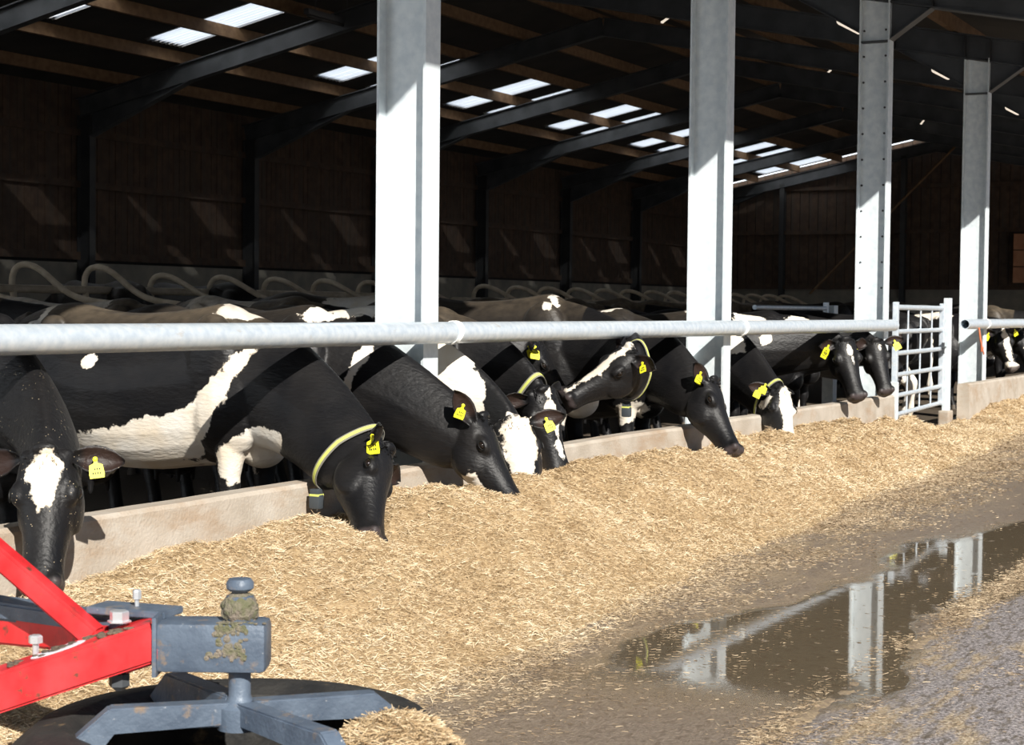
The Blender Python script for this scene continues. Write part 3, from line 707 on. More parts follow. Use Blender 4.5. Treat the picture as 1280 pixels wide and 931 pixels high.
    # ears: cupped leaves joined into the same mesh
    eb = B(); eb.from_mesh(body); nbody = len(eb.verts); inner_idx = []; inner_l = eb.verts.layers.float.new('inner_ear')
    ears = ears or {}
    tagpos = {}
    for sg in (-1, 1):
        prm = ears.get(sg, {}); le = prm.get('len', .20) * hs; dr = prm.get('dir', (-.25, 1.0, -.12))
        ed = (a * dr[0] + l * (sg * dr[1]) + d * dr[2]).normalized()
        on = prm.get('open', (.55, 0, .8)); op = (a * on[0] + l * (sg * on[1]) + d * on[2]); op = (op - ed * op.dot(ed)).normalized(); wd = ed.cross(op).normalized()
        base = H(.035, sg * .102, -.050)
        prof = [(0, .024, .0), (.10, .034, .004), (.25, .050, .012), (.42, .058, .018), (.60, .055, .018), (.76, .043, .014), (.90, .024, .008), (1.0, .006, 0)]
        rr = []
        for (u, w_, cup) in prof:
            c = base + ed * (u * le); row_f = []; row_b = []
            for k in range(9):
                q = (k - 4) / 4; fold = (q * q) * .034 * hs * (1 - u * .5)
                p = c + wd * (q * w_ * hs) + op * (fold - cup * hs)
                row_f.append(eb.verts.new(p + op * .004)); row_b.append(eb.verts.new(p - op * (.009 * hs * (1 - .6 * q * q))))
                row_f[-1][inner_l] = 1.0 if abs(q) < .8 and .12 < u < .95 else 0.0
            rr.append(row_f + row_b[::-1])
        skin(eb, rr)
        tagpos[sg] = (base, ed, op, wd, le)
    # frizzy tuft on the poll
    for k in range(46):
        th = random.uniform(-1, 1); tt = random.uniform(-.05, .10); p0 = H(tt, th * .06, -.005 - .02 * abs(th))
        dirv = (d * random.uniform(.3, 1) + a * random.uniform(.0, .9) + l * th * .6 + l * random.uniform(-.4, .4)).normalized(); ln = random.uniform(.02, .045) * hs
        tube(eb, [p0, p0 + dirv * ln * .6, p0 + dirv * ln + a * .008], [.007, .005, .001], 4)
    eb.to_mesh(body); eb.free()
    nv = len(body.vertices); co = np.empty(nv * 3, np.float32); body.vertices.foreach_get('co', co); co = co.reshape(-1, 3)
    A_, D_, L_, P_ = np.array(a), np.array(d), np.array(l), np.array(P)
    rel = co - P_; ht = rel @ A_ / HL; hl = rel @ L_ / hs; hd = rel @ D_ / hs
    coat = np.full(nv, -.25, np.float32)
    inhead = (ht > -.12) & (np.abs(hl) < .2) & (hd > -.30) & (hd < .1)
    for pt in patches:
        if pt[0] == 'H': _, t0, l0, d0, rt, rl, rd = pt; q = np.sqrt(((ht - t0) * .57 / rt) ** 2 + ((hl - l0) / rl) ** 2 + ((hd - d0) / rd) ** 2); f = (1 - q) * min(rt, rl, rd); f = np.where(inhead & (np.arange(nv) < nv), f, -.25)
        elif pt[0] == 'C':                                # chain of capsules on the flank
            f = np.full(nv, -.25)
            for (xa, za, ra), (xb, zb, rb) in zip(pt[1], pt[1][1:] + pt[1][-1:]):
                vx, vz = xb - xa, zb - za; u = np.clip(((co[:, 0] - xa) * vx + (co[:, 2] - za) * vz) / (vx * vx + vz * vz + 1e-9), 0, 1)
                f = np.maximum(f, ra + (rb - ra) * u - np.hypot(co[:, 0] - xa - u * vx, co[:, 2] - za - u * vz))
            f = np.where((co[:, 1] * (pt[2] if len(pt) > 2 else -1) > -.03) & ((ht < -.02) | (rel @ D_ > .1)| (np.abs(hl)>.3)), f, -.25)
        else: _, x0, y0, z0, rx, ry, rz = pt; q = np.sqrt(((co[:, 0] - x0) / rx) ** 2 + ((co[:, 1] - y0) / ry) ** 2 + ((co[:, 2] - z0) / rz) ** 2); f = (1 - q) * min(rx, ry, rz)
        if pt[0] == 'K': coat = np.minimum(coat, -f)
        else: coat = np.maximum(coat, f)
    coat = np.clip(coat, -.25, .25)
    def setf(nm, arr):
        at = body.attributes.get(nm) or body.attributes.new(nm, 'FLOAT', 'POINT'); at.data.foreach_set('value', arr.astype(np.float32))
    setf('coat', coat)
    setf('dust', np.clip((co[:, 2] / S - dust[1]) / .22, 0, 1) * dust[0] * (co[:, 0] < .35))
    setf('bits', np.where(ht > -.9, bits, 0) * ((co[:, 0] > .25) * 1.0))
    setf('muzzle', np.clip((ht - .90) / .04, 0, 1) * inhead * (hd > -.125) * .9)
    nos = np.zeros(nv)
    for sg in (-1, 1): nos = np.maximum(nos, 1 - np.sqrt(((ht - .965) * .57 / .018) ** 2 + ((hl - sg * .055) / .022) ** 2 + ((hd + .040) / .024) ** 2))
    mouth = (1 - np.abs((hd + .112 - (ht - .9) * .02) / .006)) * (ht > .70) * (ht < .99)
    setf('nostril', np.clip(np.maximum(nos * 3, mouth), 0, 1) * inhead)
    body.name = name
    rt = thing(name, label, cat, (0, 0, 0), 0, group); rt.matrix_world = root
    body.materials.clear(); bo = bpy.data.objects.new('body', body); COL.objects.link(bo); bo.parent = rt; body.materials.append(M['coat'])
    body.polygons.foreach_set('use_smooth', [True] * len(body.polygons))
    if low: return rt
    # eyes with lids
    for sg in (-1, 1):
        c = H(.292, sg * .126, -.055)
        e = B(); ball(e, c, (.021 * hs, .017 * hs, .019 * hs), R, 20); obj('eye', e, M['eye'], rt)
        e = B()
        n_ = (l * sg * .93 + d * .30 - a * .0).normalized(); uu = a; vv = n_.cross(uu).normalized()
        for s2 in (-1, 1):
            pts = []
            for i in range(11):
                th = PI * i / 10; pts.append(c + uu * (.027 * hs * math.cos(th)) + vv * (s2 * .015 * hs * math.sin(th)) + n_ * (.006 + .008 * math.sin(th)) * hs)
            tube(e, pts, [.0015] + [.0028 * hs] * 9 + [.0015], 6)
        obj('eyelid', e, M['lid'], rt)
    # hooves
    for sg in (-1, 1):
        for (x, y) in ((.165, .155 * sg), (-1.265, .18 * sg)):
            h_ = B()
            for q in (-1, 1): lathe(h_, Vector((x, y + q * .026, .002)) * S, [(.040 * S, 0), (.036 * S, .03 * S), (.028 * S, .065 * S)], 12)
            obj('hoof', h_, M['hoof'], rt)
    # ear tags
    for tg in tags:
        sg = tg['ear']; base, ed, op, wd, le = tagpos[sg]; u = tg.get('u', .5); face = tg.get('face', 1); off = tg.get('off', 0); sc = tg.get('s', 1.0) * hs
        c = base + ed * (u * le) + op * (.012 * face) + wd * off
        hang = (-Vector((0, 0, 1)) * tg.get('hang', .7) + ed * tg.get('out', .3)); nrm = (op * face + Vector(tg.get('n', (0, 0, 0)))).normalized(); hang = (hang - nrm * hang.dot(nrm)).normalized(); sd_ = hang.cross(nrm).normalized()
        sh = [(-.006, 0), (.006, 0), (.008, .016), (.026, .024), (.030, .060), (.028, .076), (-.028, .076), (-.030, .060), (-.026, .024), (-.008, .016)]
        e = B(); prism(e, [c + nrm * .006 + sd_ * (x * sc) + hang * (y * sc) for x, y in sh], nrm * .003); lathe(e, c + nrm * .004, [(.010, 0), (.010, .006), (.004, .009)], 10, nrm)
        to = obj('ear_tag', e, M['tag'], rt)
        if tg.get('ink', True):
            e = B()
            for j, yy in enumerate((.040, .056)):
                for xx in (-.013, -.004, .006, .014)[:3 + j]:
                    if random.random() < .9: box(e, c + nrm * .0095 + sd_ * (xx * sc) + hang * (yy * sc), (.005 * sc, .0012, .008 * sc), Matrix((sd_, nrm, hang)).transposed())
            obj('tag_marks', e, M['ink'], to, smooth=False)
    # collar
    if collar:
        t0 = collar['t']; tilt = collar.get('tilt', 0.0)
        def ring(off, wid, th0, th1, shift=0):
            e = B(); rows = []; n = 40
            for i in range(n + 1):
                th = th0 + (th1 - th0) * i / n; ca, sa = math.cos(th), math.sin(th)
                t = t0 + tilt * ca + 0.0; c, tg_, u, s, hh, hw = neck_at(t)
                x = sa * hw * (1 - .35 * max(0, ca)); y = ca * (hh * .95 if ca > 0 else hh)
                p = c + s * x + u * y; n_ = (s * (sa / max(hw, .01)) + u * (ca / max(hh, .01))).normalized(); p = p + n_ * off
                ax = tg_
                rows.append([e.verts.new(p + ax * (wid / 2 + shift) + n_ * .004), e.verts.new(p + ax * (-wid / 2 + shift) + n_ * .004), e.verts.new(p + ax * (-wid / 2 + shift)), e.verts.new(p + ax * (wid / 2 + shift))])
            for a_, b_ in zip(rows, rows[1:]):
                for k in range(4): e.faces.new((a_[k], a_[(k + 1) % 4], b_[(k + 1) % 4], b_[k]))
            return e
        o0 = collar.get('off', .014)
        co_ = obj('collar', ring(o0, .040, 0, 2 * PI), M['collar_edge'], rt)
        obj('stripe', ring(o0 + .002, .020, 0, 2 * PI), M['collar'], co_)
        # buckle on the camera side, box at the throat
        sb = collar.get('side', -1)
        def at_ring(th, off):
            ca, sa = math.cos(th), math.sin(th); c, tg_, u, s, hh, hw = neck_at(t0 + tilt * ca)
            n_ = (s * (sa / max(hw, .01)) + u * (ca / max(hh, .01))).normalized(); return c + s * (sa * hw * (1 - .35 * max(0, ca))) + u * (ca * hh) + n_ * off, n_, tg_
        if collar.get('buckle', True):
            p, n_, tg_ = at_ring(sb * 1.15, o0 + .008); q = n_.cross(tg_).normalized(); e = B()
            cs = [p + tg_ * (x * .034) + q * (y * .026) for x, y in ((-1, -1), (1, -1), (1, 1), (-1, 1), (-1, -1))]
            for c0, c1 in zip(cs, cs[1:]): tube(e, [c0, c1], .0035, 6)
            tube(e, [p - tg_ * .034, p + tg_ * .034], .003, 6); obj('buckle', e, M['zinc'], co_)
        p, n_, tg_ = at_ring(PI * collar.get('box_at', 1.0), o0); dn = Vector((0, 0, -1))
        e = B(); q = Matrix((n_.cross(dn).normalized(), n_, dn)).transposed() if abs(n_.dot(dn)) < .95 else Matrix.Identity(3)
        box(e, p + Vector((0, 0, -.035)), (.055, .045, .03), None, .006); box(e, p + Vector((0, 0, -.085)), (.066, .05, .075), None, .014); obj('transponder', e, M['collar_box'], co_)
        e = B(); box(e, p + Vector((0, 0, -.052)), (.058, .048, .012), None, .002); obj('clip', e, M['collar'], co_)
        if collar.get('blue'):
            p, n_, tg_ = at_ring(sb * collar['blue'], o0 + .01); e = B(); box(e, p, (.05, .05, .06), None, .012); obj('number_block', e, M['collar_blue'], co_)
    return rt

F_ = -PI / 2                                           # facing out of the barn
BL = lambda y=0, w_=.045, t0=.12, t1=.9: [('H', (t0 + t1) / 2, y, .0, (t1 - t0) / 2 * .57, w_, .07)]
BELLY = [('B', -.55, 0, .56, .60, .30, .16)]
TWO = ({'ear': -1}, {'ear': 1})
COWS = [
 dict(name='cow', label='nearest black cow at the left edge, head down facing us, cream forehead patch', W=(5.45, .62), yaw=F_ - .05, P=(4.93, -.35, .867), Q=(4.735, -.494, .361), dh=(-.85, -.50, .25), HL=.57,
      patches=[('H', .17, .0, .02, .085, .068, .07), ('H', .30, .0, .01, .075, .040, .05)], tags=[dict(ear=1, u=.42, face=1, s=1.0, hang=.9, out=.1)], bits=.75, ears={1: dict(dir=(.05, 1, -.25), open=(.2, 0, 1)), -1: dict(dir=(.05, 1, -.2), open=(.2, 0, 1))}, voxel=.010),
 dict(name='cow', label='large black cow with lime collar, buckle and white belly band, muzzle in the feed', W=(7.35, .62), yaw=F_, P=(7.12, -.56, .725), Q=(6.80, -.74, .33), dh=(.15, -.98, .1), HL=.57,
      patches=[('C', [(.27, 1.26, .03), (.2, 1.12, .05), (.12, .98, .065), (.0, .85, .10), (-.15, .73, .13), (-.4, .67, .13), (-.8, .62, .10)]), ('C', [(.20, .60, .11), (.36, .66, .14), (.50, .74, .08)]), ('C', [(-.72, 1.12, .045)]), ('B', -.45, .1, .55, .5, .4, .10), ('B', .10, 0, 1.43, .14, .18, .08), ('B', -1.22, -.05, 1.43, .05, .25, .2)], dust=(.9, 1.25), tags=[dict(ear=-1, u=.35, face=1, n=(1.0, -1.8, 0), s=1.2, hang=.9, out=.2)], collar=dict(t=.85, tilt=.0, side=-1),
      ears={-1: dict(dir=(.1, .75, .55), open=(-.1, .9, -.6), len=.17)}, voxel=.010),
 dict(name='cow', label='black cow eating just right of the nearest column, yellow tags in its upright ear', W=(8.12, .62), yaw=F_, P=(8.20, -.50, .83), Q=(8.17, -.80, .36), dh=(.25, -.7, .65), HL=.58,
      patches=[('C', [(.44, 1.2, .03), (.40, 1.1, .03), (.36, .96, .025)]), ('B', .12, 0, 1.42, .10, .3, .08), ('H', .55, -.07, -.2, .10, .06, .06)], tags=[dict(ear=-1, u=.55, face=1, s=1, ink=True), dict(ear=-1, u=.3, off=.04, face=-1, s=.9)], dust=(.3, 1.3), ears={-1: dict(dir=(-.9, .6, .1), open=(-.2, .9, .3), len=.21)}, voxel=.010),
 dict(name='cow', label='cow with white neck patch and very broad white face, eating beside the upright-eared cow', W=(8.85, .66), yaw=F_, P=(8.72, -.40, .78), Q=(8.597, -.602, .317), dh=(-.80, -.45, .35), HL=.60,
      patches=[('H', .30, .01, .0, .22, .105, .08), ('H', .85, .02, .0, .10, .03, .06), ('C', [(.32, 1.40, .12), (.48, 1.22, .15), (.62, 1.06, .13), (.74, .94, .09), (.80, .80, .05)]), ('B', -.1, 0, 1.42, .22, .3, .08)], tags=[dict(ear=1, u=.45, s=1)], ears={1: dict(dir=(.0, 1, .0), open=(.2, 0, 1))}, dust=(.25, 1.3), voxel=.010),
 dict(name='cow', label='black collared cow with narrow white blaze, head tucked behind the broad-blazed cow', W=(9.75, .7), yaw=F_, P=(9.619, -.15, .917), Q=(9.613, -.32, .35), dh=(-.55, -.8, .2), HL=.58,
      patches=[('H', .25, .02, .0, .13, .050, .07), ('H', .45, .02, .0, .10, .02, .05), ('H', .93, .03, .0, .03, .02, .05)], dust=(.6, 1.2), collar=dict(t=.86, buckle=False), ears={-1: dict(dir=(0, 1, -.3)), 1: dict(dir=(-.3, .5, -.8), len=.16)}, voxel=.011),
 dict(name='cow', label='black cow with raised head turned left, narrow white blaze and hanging collar box', W=(11.55, .78), yaw=F_ + .02, P=(10.79, -.22, 1.175), Q=(10.51, .15, .87), dh=(-.72, .25, .72), scale=1.07, HL=.60,
      patches=[('H', .40, .005, .0, .26, .034, .06), ('C', [(.22, .66, .14), (.40, .68, .12)]), ('C', [(.02, 1.58, .03), (.08, 1.46, .03)]), ('H', .6, -.05, -.17, .14, .06, .04)], dust=(.45, 1.2), tags=[dict(ear=1, u=.4, s=.9)], collar=dict(t=.88, blue=1.2, side=1, buckle=False, box_at=1.0), voxel=.011),
 dict(name='cow', label='dark cow half hidden behind the raised head, its tagged ear showing under the rail', W=(10.5, 1.4), yaw=F_, P=(10.72, .46, 1.22), Q=(10.92, .22, .74), dh=(.3, -.8, .4), HL=.57,
      patches=[], tags=[dict(ear=-1, u=.6, face=1, s=1.2, n=(.8, -1.5, 0)), dict(ear=-1, u=.5, off=.03, face=-1, s=1.1, n=(.8, -1.5, 0))], dust=(.6, 1.15), ears={-1: dict(dir=(-.1, 1, .1), open=(-.2, .3, 1))}, voxel=.012),
 dict(name='cow', label='sleek black cow in profile at the second column, muzzle down on the feed', W=(12.35, .55), yaw=F_, P=(12.1, -.35, .903), Q=(11.95, -.65, .38), dh=(.1, -.85, .35), HL=.62,
      patches=[('C', [(.10, .60, .08), (.25, .66, .05)]), ('H', .35, .06, .01, .15, .03, .04), ('B', -.1, 0, 1.46, .12, .12, .06)], dust=(.25, 1.25), tags=[dict(ear=-1, u=.5, s=1.0), dict(ear=-1, u=.25, s=.9, off=.02, face=-1)], ears={-1: dict(dir=(-.7, .8, .1), open=(-.2, .9, .5), len=.17), 1: dict(dir=(-.6, .9, .1), len=.17)}, voxel=.011),
 dict(name='cow', label='collared cow with mostly white face and black eye patch, eating right of second column', W=(14.25, .65), yaw=F_, P=(13.829, -.3, .768), Q=(13.571, -.496, .311), dh=(-.55, -.75, .35), HL=.57,
      patches=[('H', .45, .02, -.0, .34, .075, .11), ('H', .55, .08, -.1, .22, .06, .10), ('H', .15, -.10, -.12, .05, .05, .10), ('H', .55, -.08, -.2, .2, .04, .06), ('C', [(.05, 1.45, .12), (.28, 1.30, .12), (.46, 1.12, .07)]), ('B', .05, 0, 1.45, .16, .3, .1)],
      tags=[dict(ear=-1, u=.5, s=1.1), dict(ear=-1, u=.3, off=.05, s=1.1)], collar=dict(t=.86, buckle=False), ears={1: dict(dir=(-.5, .35, -.8), len=.15)}, dust=(.3, 1.25), voxel=.011),
 dict(name='cow', label='black cow facing us with small white star, muzzle above the feed wall', W=(15.75, .95), yaw=F_ + .10, P=(16.1, -.16, 1.165), Q=(15.95, -.36, .62), dh=(-.72, -.62, .30), HL=.62,
      patches=[('H', .20, .0, .0, .045, .035, .05), ('H', .34, .02, .0, .035, .01, .05), ('C', [(.25, 1.45, .09), (.38, 1.30, .06), (.42, 1.14, .04)]), ('B', .2, 0, 1.4, .12, .3, .1)], tags=[dict(ear=-1, u=.45, s=1.25), dict(ear=-1, u=.55, off=-.03, s=1.2, face=1)], ears={-1: dict(dir=(.12, 1, .22), len=.17), 1: dict(dir=(.0, .8, -.4), len=.16)}, voxel=.012),
 dict(name='cow', label='black cow facing us, its head right beside the left edge of the gate', W=(17.15, 1.0), yaw=F_ + .08, P=(17.22, -.14, 1.14), Q=(17.08, -.32, .60), dh=(-.80, -.52, .28), HL=.58,
      patches=[('H', .16, .02, .0, .025, .014, .05), ('B', .3, -.1, 1.3, .15, .2, .12)], tags=[dict(ear=-1, u=.5, s=.8), dict(ear=1, u=.5, s=1.3)], ears={1: dict(dir=(-.05, 1, .05), open=(.2, 0, 1)), -1: dict(dir=(-.05, 1, .05), open=(.2, 0, 1))}, voxel=.012),
 dict(name='cow', label='black cow with only its muzzle and cheek showing through the left bars of the gate', W=(19.3, 1.5), yaw=F_ , P=(19.35, .42, 1.12), Q=(19.22, .20, .62), dh=(-.8, -.5, .28), HL=.58, patches=[('H', .5, .0, -.2, .1, .05, .05)], voxel=.014),
 dict(name='cow', label='black cow turned away behind the gate, showing pale hind legs through the bars', W=(21.75, 2.05), yaw=-F_ + .05, P=(21.6, 3.1, 1.3), Q=(21.55, 3.45, .95), dh=(0, .6, .6), patches=[('B', -1.33, 0, .25, .2, .4, .48), ('B', -1.6, 0, .6, .08, .2, .5), ('B', .12, 0, .25, .2, .4, .42)], voxel=.014),
 dict(name='cow', label='cow with white blaze and black cheeks looking out right of the last column', W=(25.0, 1.1), yaw=F_, P=(24.65, .14, 1.20), Q=(24.5, -.08, .66), dh=(-.75, -.62, .25), HL=.62,
      patches=[('H', .40, .0, .0, .30, .045, .08), ('H', .88, -.0, -.05, .06, .1, .12), ('B', .42, .05, .72, .14, .2, .16), ('B', -.1, 0, 1.42, .3, .3, .12)], tags=[dict(ear=-1, u=.4, s=1.3), dict(ear=-1, u=.6, off=.03, s=1.1), dict(ear=1, u=.5, s=1.2)], voxel=.014),
 dict(name='cow', label='black and white cow at the right edge of the photo, looking over the feed wall', W=(26.9, 1.1), yaw=F_, P=(26.0, .14, 1.20), Q=(25.85, -.08, .66), dh=(-.75, -.62, .25), HL=.62,
      patches=[('H', .5, .03, .0, .30, .06, .1), ('B', .3, 0, 1.0, .25, .35, .3)], tags=[dict(ear=-1, u=.4, s=1.3)], voxel=.014),
]
for c in COWS: build_cow(**c)

# ------------------------------------------------------------------ silage heap
def toe(x): return np.interp(x, [-2, 3.6, 5, 6, 9, 12, 16, 20, 23, 44], [1.4, 1.5, 1.85, 1.9, 1.6, 1.40, 1.28, 1.0, .95, .8])
def crest(x): return np.interp(x, [-2, 3, 4.6, 5.6, 6.5, 7.0, 7.6, 8.2, 9.2, 10.5, 12, 14, 16, 17.6, 18.6, 20.8, 22, 24, 44], [.34, .34, .30, .36, .38, .36, .50, .50, .40, .43, .40, .40, .36, .26, .13, .07, .16, .22, .2])
def kerbh(x): return np.interp(x, [-2, 3, 5.0, 5.6, 6.3, 6.9, 7.6, 8.2, 9.2, 10.5, 12, 13.2, 15, 16.5, 17.8, 19, 21, 23, 44], [.3, .24, .20, .24, .30, .30, .42, .42, .30, .30, .33, .40, .36, .28, .14, .05, .06, .18, .18])
def heap(X, Y):
    T = toe(X) + .45 * fbm(X * .9, Y * 0 + 3.3, 4); s = np.clip(-Y / T, 0, 1.3)
    a = np.clip(s / .34, 0, 1); a = a * a * (3 - 2 * a); b_ = np.clip((s - .34) / .66, 0, 1)
    h = np.where(s < .34, kerbh(X) + (crest(X) - kerbh(X)) * a, crest(X) * (1 - b_) ** 1.25 * (1 + .3 * b_))
    lump = .26 * fbm(X * 2.6, Y * 2.6, 5) + .07 * fbm(X * 9, Y * 9, 3) + .03 * fbm(X * 30, Y * 30, 2)
    away = np.clip((np.hypot(X - 3.62, Y + 2.30) - .60) / .25, 0, 1)
    h = h * away - .03 * (away < .05)
    return np.where(s < 1.0, h + away * lump * np.clip(h / .18, .12, 1), -.02 - (s - 1) * .1)
def straw_material(name, stops, bump=True):
    m = bpy.data.materials.new(name); m.use_nodes = True; nt = m.node_tree; L = nt.links; b = nt.nodes['Principled BSDF']
    r = nt.nodes.new('ShaderNodeValToRGB')
    while len(r.color_ramp.elements) < len(stops): r.color_ramp.elements.new(.5)
    for e, (p, c) in zip(r.color_ramp.elements, stops): e.position = p; e.color = (*c, 1)
    if bump:
        g = nt.nodes.new('ShaderNodeNewGeometry'); n = nt.nodes.new('ShaderNodeTexNoise'); n.inputs['Scale'].default_value = 45; n.inputs['Detail'].default_value = 8; n.inputs['Roughness'].default_value = .7
        L.new(g.outputs['Position'], n.inputs['Vector']); L.new(n.outputs['Fac'], r.inputs[0])
        bp = nt.nodes.new('ShaderNodeBump'); bp.inputs['Strength'].default_value = .8; bp.inputs['Distance'].default_value = .02; L.new(n.outputs['Fac'], bp.inputs['Height']); L.new(bp.outputs[0], b.inputs['Normal'])
    else:
        a = nt.nodes.new('ShaderNodeAttribute'); a.attribute_name = 'tone'; L.new(a.outputs['Fac'], r.inputs[0])
    L.new(r.outputs[0], b.inputs['Base Color']); b.inputs['Roughness'].default_value = .6; b.inputs['Specular IOR Level'].default_value = .3
    return m
M['heap'] = straw_material('silage_bed', [(.3, (.22, .14, .07)), (.5, (.42, .30, .165)), (.7, (.58, .44, .27))])
M['straw'] = straw_material('silage_strands', [(0, (.24, .15, .075)), (.3, (.50, .36, .20)), (.7, (.68, .53, .34)), (1, (.88, .77, .57))], False)
xs = np.concatenate([np.arange(1.0, 9, .022), np.arange(9, 15, .04), np.arange(15, 44, .12)]); ys = np.arange(-2.45, -.005, .025)
hm = grid_mesh('silage_heap', xs, ys, heap)
tag(obj('silage_heap', hm, M['heap']), 'long heap of golden chopped silage lying against the feed wall', 'silage', kind='stuff')

def strands(name, P, label, lmin=.010, lmax=.042, wid=.0022, lift=.55, parent=None, m=None):
    n = len(P); yaw = NP.uniform(0, 2 * PI, n); pit = NP.normal(0, lift * .55, n); ln = NP.uniform(lmin, lmax, n) * (1 + .0 * yaw)
    dist = np.linalg.norm(P - np.array(CAM), axis=1); wd = wid * NP.uniform(.6, 1.25, n) * np.clip(dist / 8, 1, 2.0); ln = ln * np.clip(dist / 12, 1, 1.4)
    d = np.stack([np.cos(yaw) * np.cos(pit), np.sin(yaw) * np.cos(pit), np.sin(pit)], 1)
    rv = NP.normal(size=(n, 3)); rv[:, 2] *= .5; s = np.cross(d, rv); s /= np.linalg.norm(s, axis=1)[:, None] + 1e-9
    c = P + np.array([0, 0, 1]) * (np.abs(d[:, 2]) * ln * .35 + .003)[:, None]
    bend = np.cross(d, s) * (NP.normal(0, .10, n) * ln)[:, None]
    e0 = c - d * ln[:, None] / 2; e1 = c + bend; e2 = c + d * ln[:, None] / 2; w_ = s * wd[:, None] / 2
    V = np.stack([e0 - w_, e0 + w_, e1 - w_, e1 + w_, e2 - w_ * .6, e2 + w_ * .6], 1).reshape(-1, 3)
    i = np.arange(n)[:, None] * 6; q = np.concatenate([i + np.array([[0, 1, 3, 2]]), i + np.array([[2, 3, 5, 4]])], 1).reshape(-1)
    me = bpy.data.meshes.new(name); me.vertices.add(len(V)); me.vertices.foreach_set('co', V.astype(np.float32).ravel())
    me.loops.add(len(q)); me.loops.foreach_set('vertex_index', q.astype(np.int32)); me.polygons.add(len(q) // 4); me.polygons.foreach_set('loop_start', np.arange(0, len(q), 4, dtype=np.int32))
    me.update(calc_edges=True)
    at = me.attributes.new('tone', 'FLOAT', 'POINT'); at.data.foreach_set('value', np.repeat(np.clip(NP.beta(2.2, 1.9, n) + .55 * fbm(P[:, 0] * 2.2, P[:, 1] * 2.2, 4) + .5 * fbm(P[:, 0] * 11, P[:, 1] * 11, 3), 0, 1), 6).astype(np.float32))
    o = bpy.data.objects.new(name, me); COL.objects.link(o); me.materials.append(m or M['straw'])
    if parent: o.parent = parent; o['kind'] = 'stuff'
    else: tag(o, label, 'straw', kind='stuff')
    return o
def sample(n, fx, fy, zf, wt=None):
    X = fx(n); Y = fy(n, X); keep = np.ones(n, bool)
    if wt is not None: keep = NP.random(n) < wt(X, Y)
    X, Y = X[keep], Y[keep]; return np.stack([X, Y, zf(X, Y)], 1)
M['straw_mud'] = straw_material('trodden_strands', [(0, (.14, .10, .06)), (.5, (.33, .24, .15)), (1, (.62, .50, .34))], False)
# density falls with distance: depth drawn log-uniformly
lx = lambda a, b_: (lambda n: np.exp(NP.uniform(math.log(a + 1), math.log(b_ + 1), n)) - 1)
P = sample(480000, lx(3.2, 32), lambda n, X: -NP.uniform(0.0, 1.12, n) * toe(X), lambda X, Y: np.maximum(heap(X, Y), .001), lambda X, Y: np.clip(1.25 - (-Y / toe(X)) ** 4 * .9, 0, 1))
strands('silage_strands', P, 'loose golden strands covering the silage heap')
P = sample(130000, lx(3.2, 26), lambda n, X: -toe(X) * .92 - NP.exponential(.30, n), lambda X, Y: X * 0 + .002, lambda X, Y: np.clip((fbm(X * 1.6, Y * 3.2, 5) + .22) * 3.5, .05, 1) * (Y > -3.1) * np.where(Y < -2.25, .35, 1))
strands('scattered_straw', P, 'thin scatter of straw on the yard beyond the silage heap',   .008, .030, .0022, .12, m=M['straw_mud'])
ridge = lambda X: -3.20 + .12 * fbm(X * .6, X * 0 + 9, 3)
def ridge_z(X, Y): return .020 * np.exp(-((Y - ridge(X)) / .05) ** 2) * np.clip(.6 + 2 * fbm(X * 3, Y * 3 + 50, 3), 0, 1.5)
xs = np.arange(3.5, 30, .04); ys = np.arange(-3.55, -2.95, .02)
hm = grid_mesh('straw_ridge', xs, ys, lambda X, Y: ridge_z(X, Y) - .009 + .016 * fbm(X * 12, Y * 16, 4))
M['ridge'] = straw_material('muddy_straw', [(.35, (.20, .15, .11)), (.55, (.36, .27, .17)), (.7, (.50, .38, .22))])
tag(obj('straw_ridge', hm, M['ridge']), 'low muddy ridge of straw along the far side of the wheel track, bottom right', 'straw', kind='stuff')
P = sample(45000, lx(4, 24), lambda n, X: ridge(X) + NP.normal(0, .07, n), lambda X, Y: ridge_z(X, Y) + .002, lambda X, Y: np.clip((fbm(X * 1.2, Y * 4, 4) + .12) * 4, 0.03, 1))
strands('ridge_straw', P, 'straw strands lying on the muddy ridge beside the puddle', .008, .032, .0022, .2, m=M['straw_mud'])
P = sample(40000, lx(4, 20), lambda n, X: -3.3 - NP.uniform(0, 1.1, n), lambda X, Y: X * 0 + .003, lambda X, Y: np.clip((fbm(X * 1.1, Y * 4 + 20, 5) + .0) * 6, 0.02, 1))
strands('wheel_track_straw', P, 'sparse straw trodden into the wet ground at the bottom right', .008, .028, .002, .12, m=M['straw_mud'])

# ------------------------------------------------------------------ feed pusher (tyre on a spider, towed by a red arm)
YAW = math.atan2(-.881, .472)                         # its local x runs along the picture, y away
T0 = CAM.copy(); T0.z = 0; fw = Vector((.8812, .4720, 0)); rg = Vector((.4720, -.8812, 0))
hub = T0 + fw * 4.5 + rg * (-.728)
fp = thing('feed_pusher', 'red and grey feed pusher with a lying tyre under steel arms, bottom left corner', 'farm implement', hub, YAW)
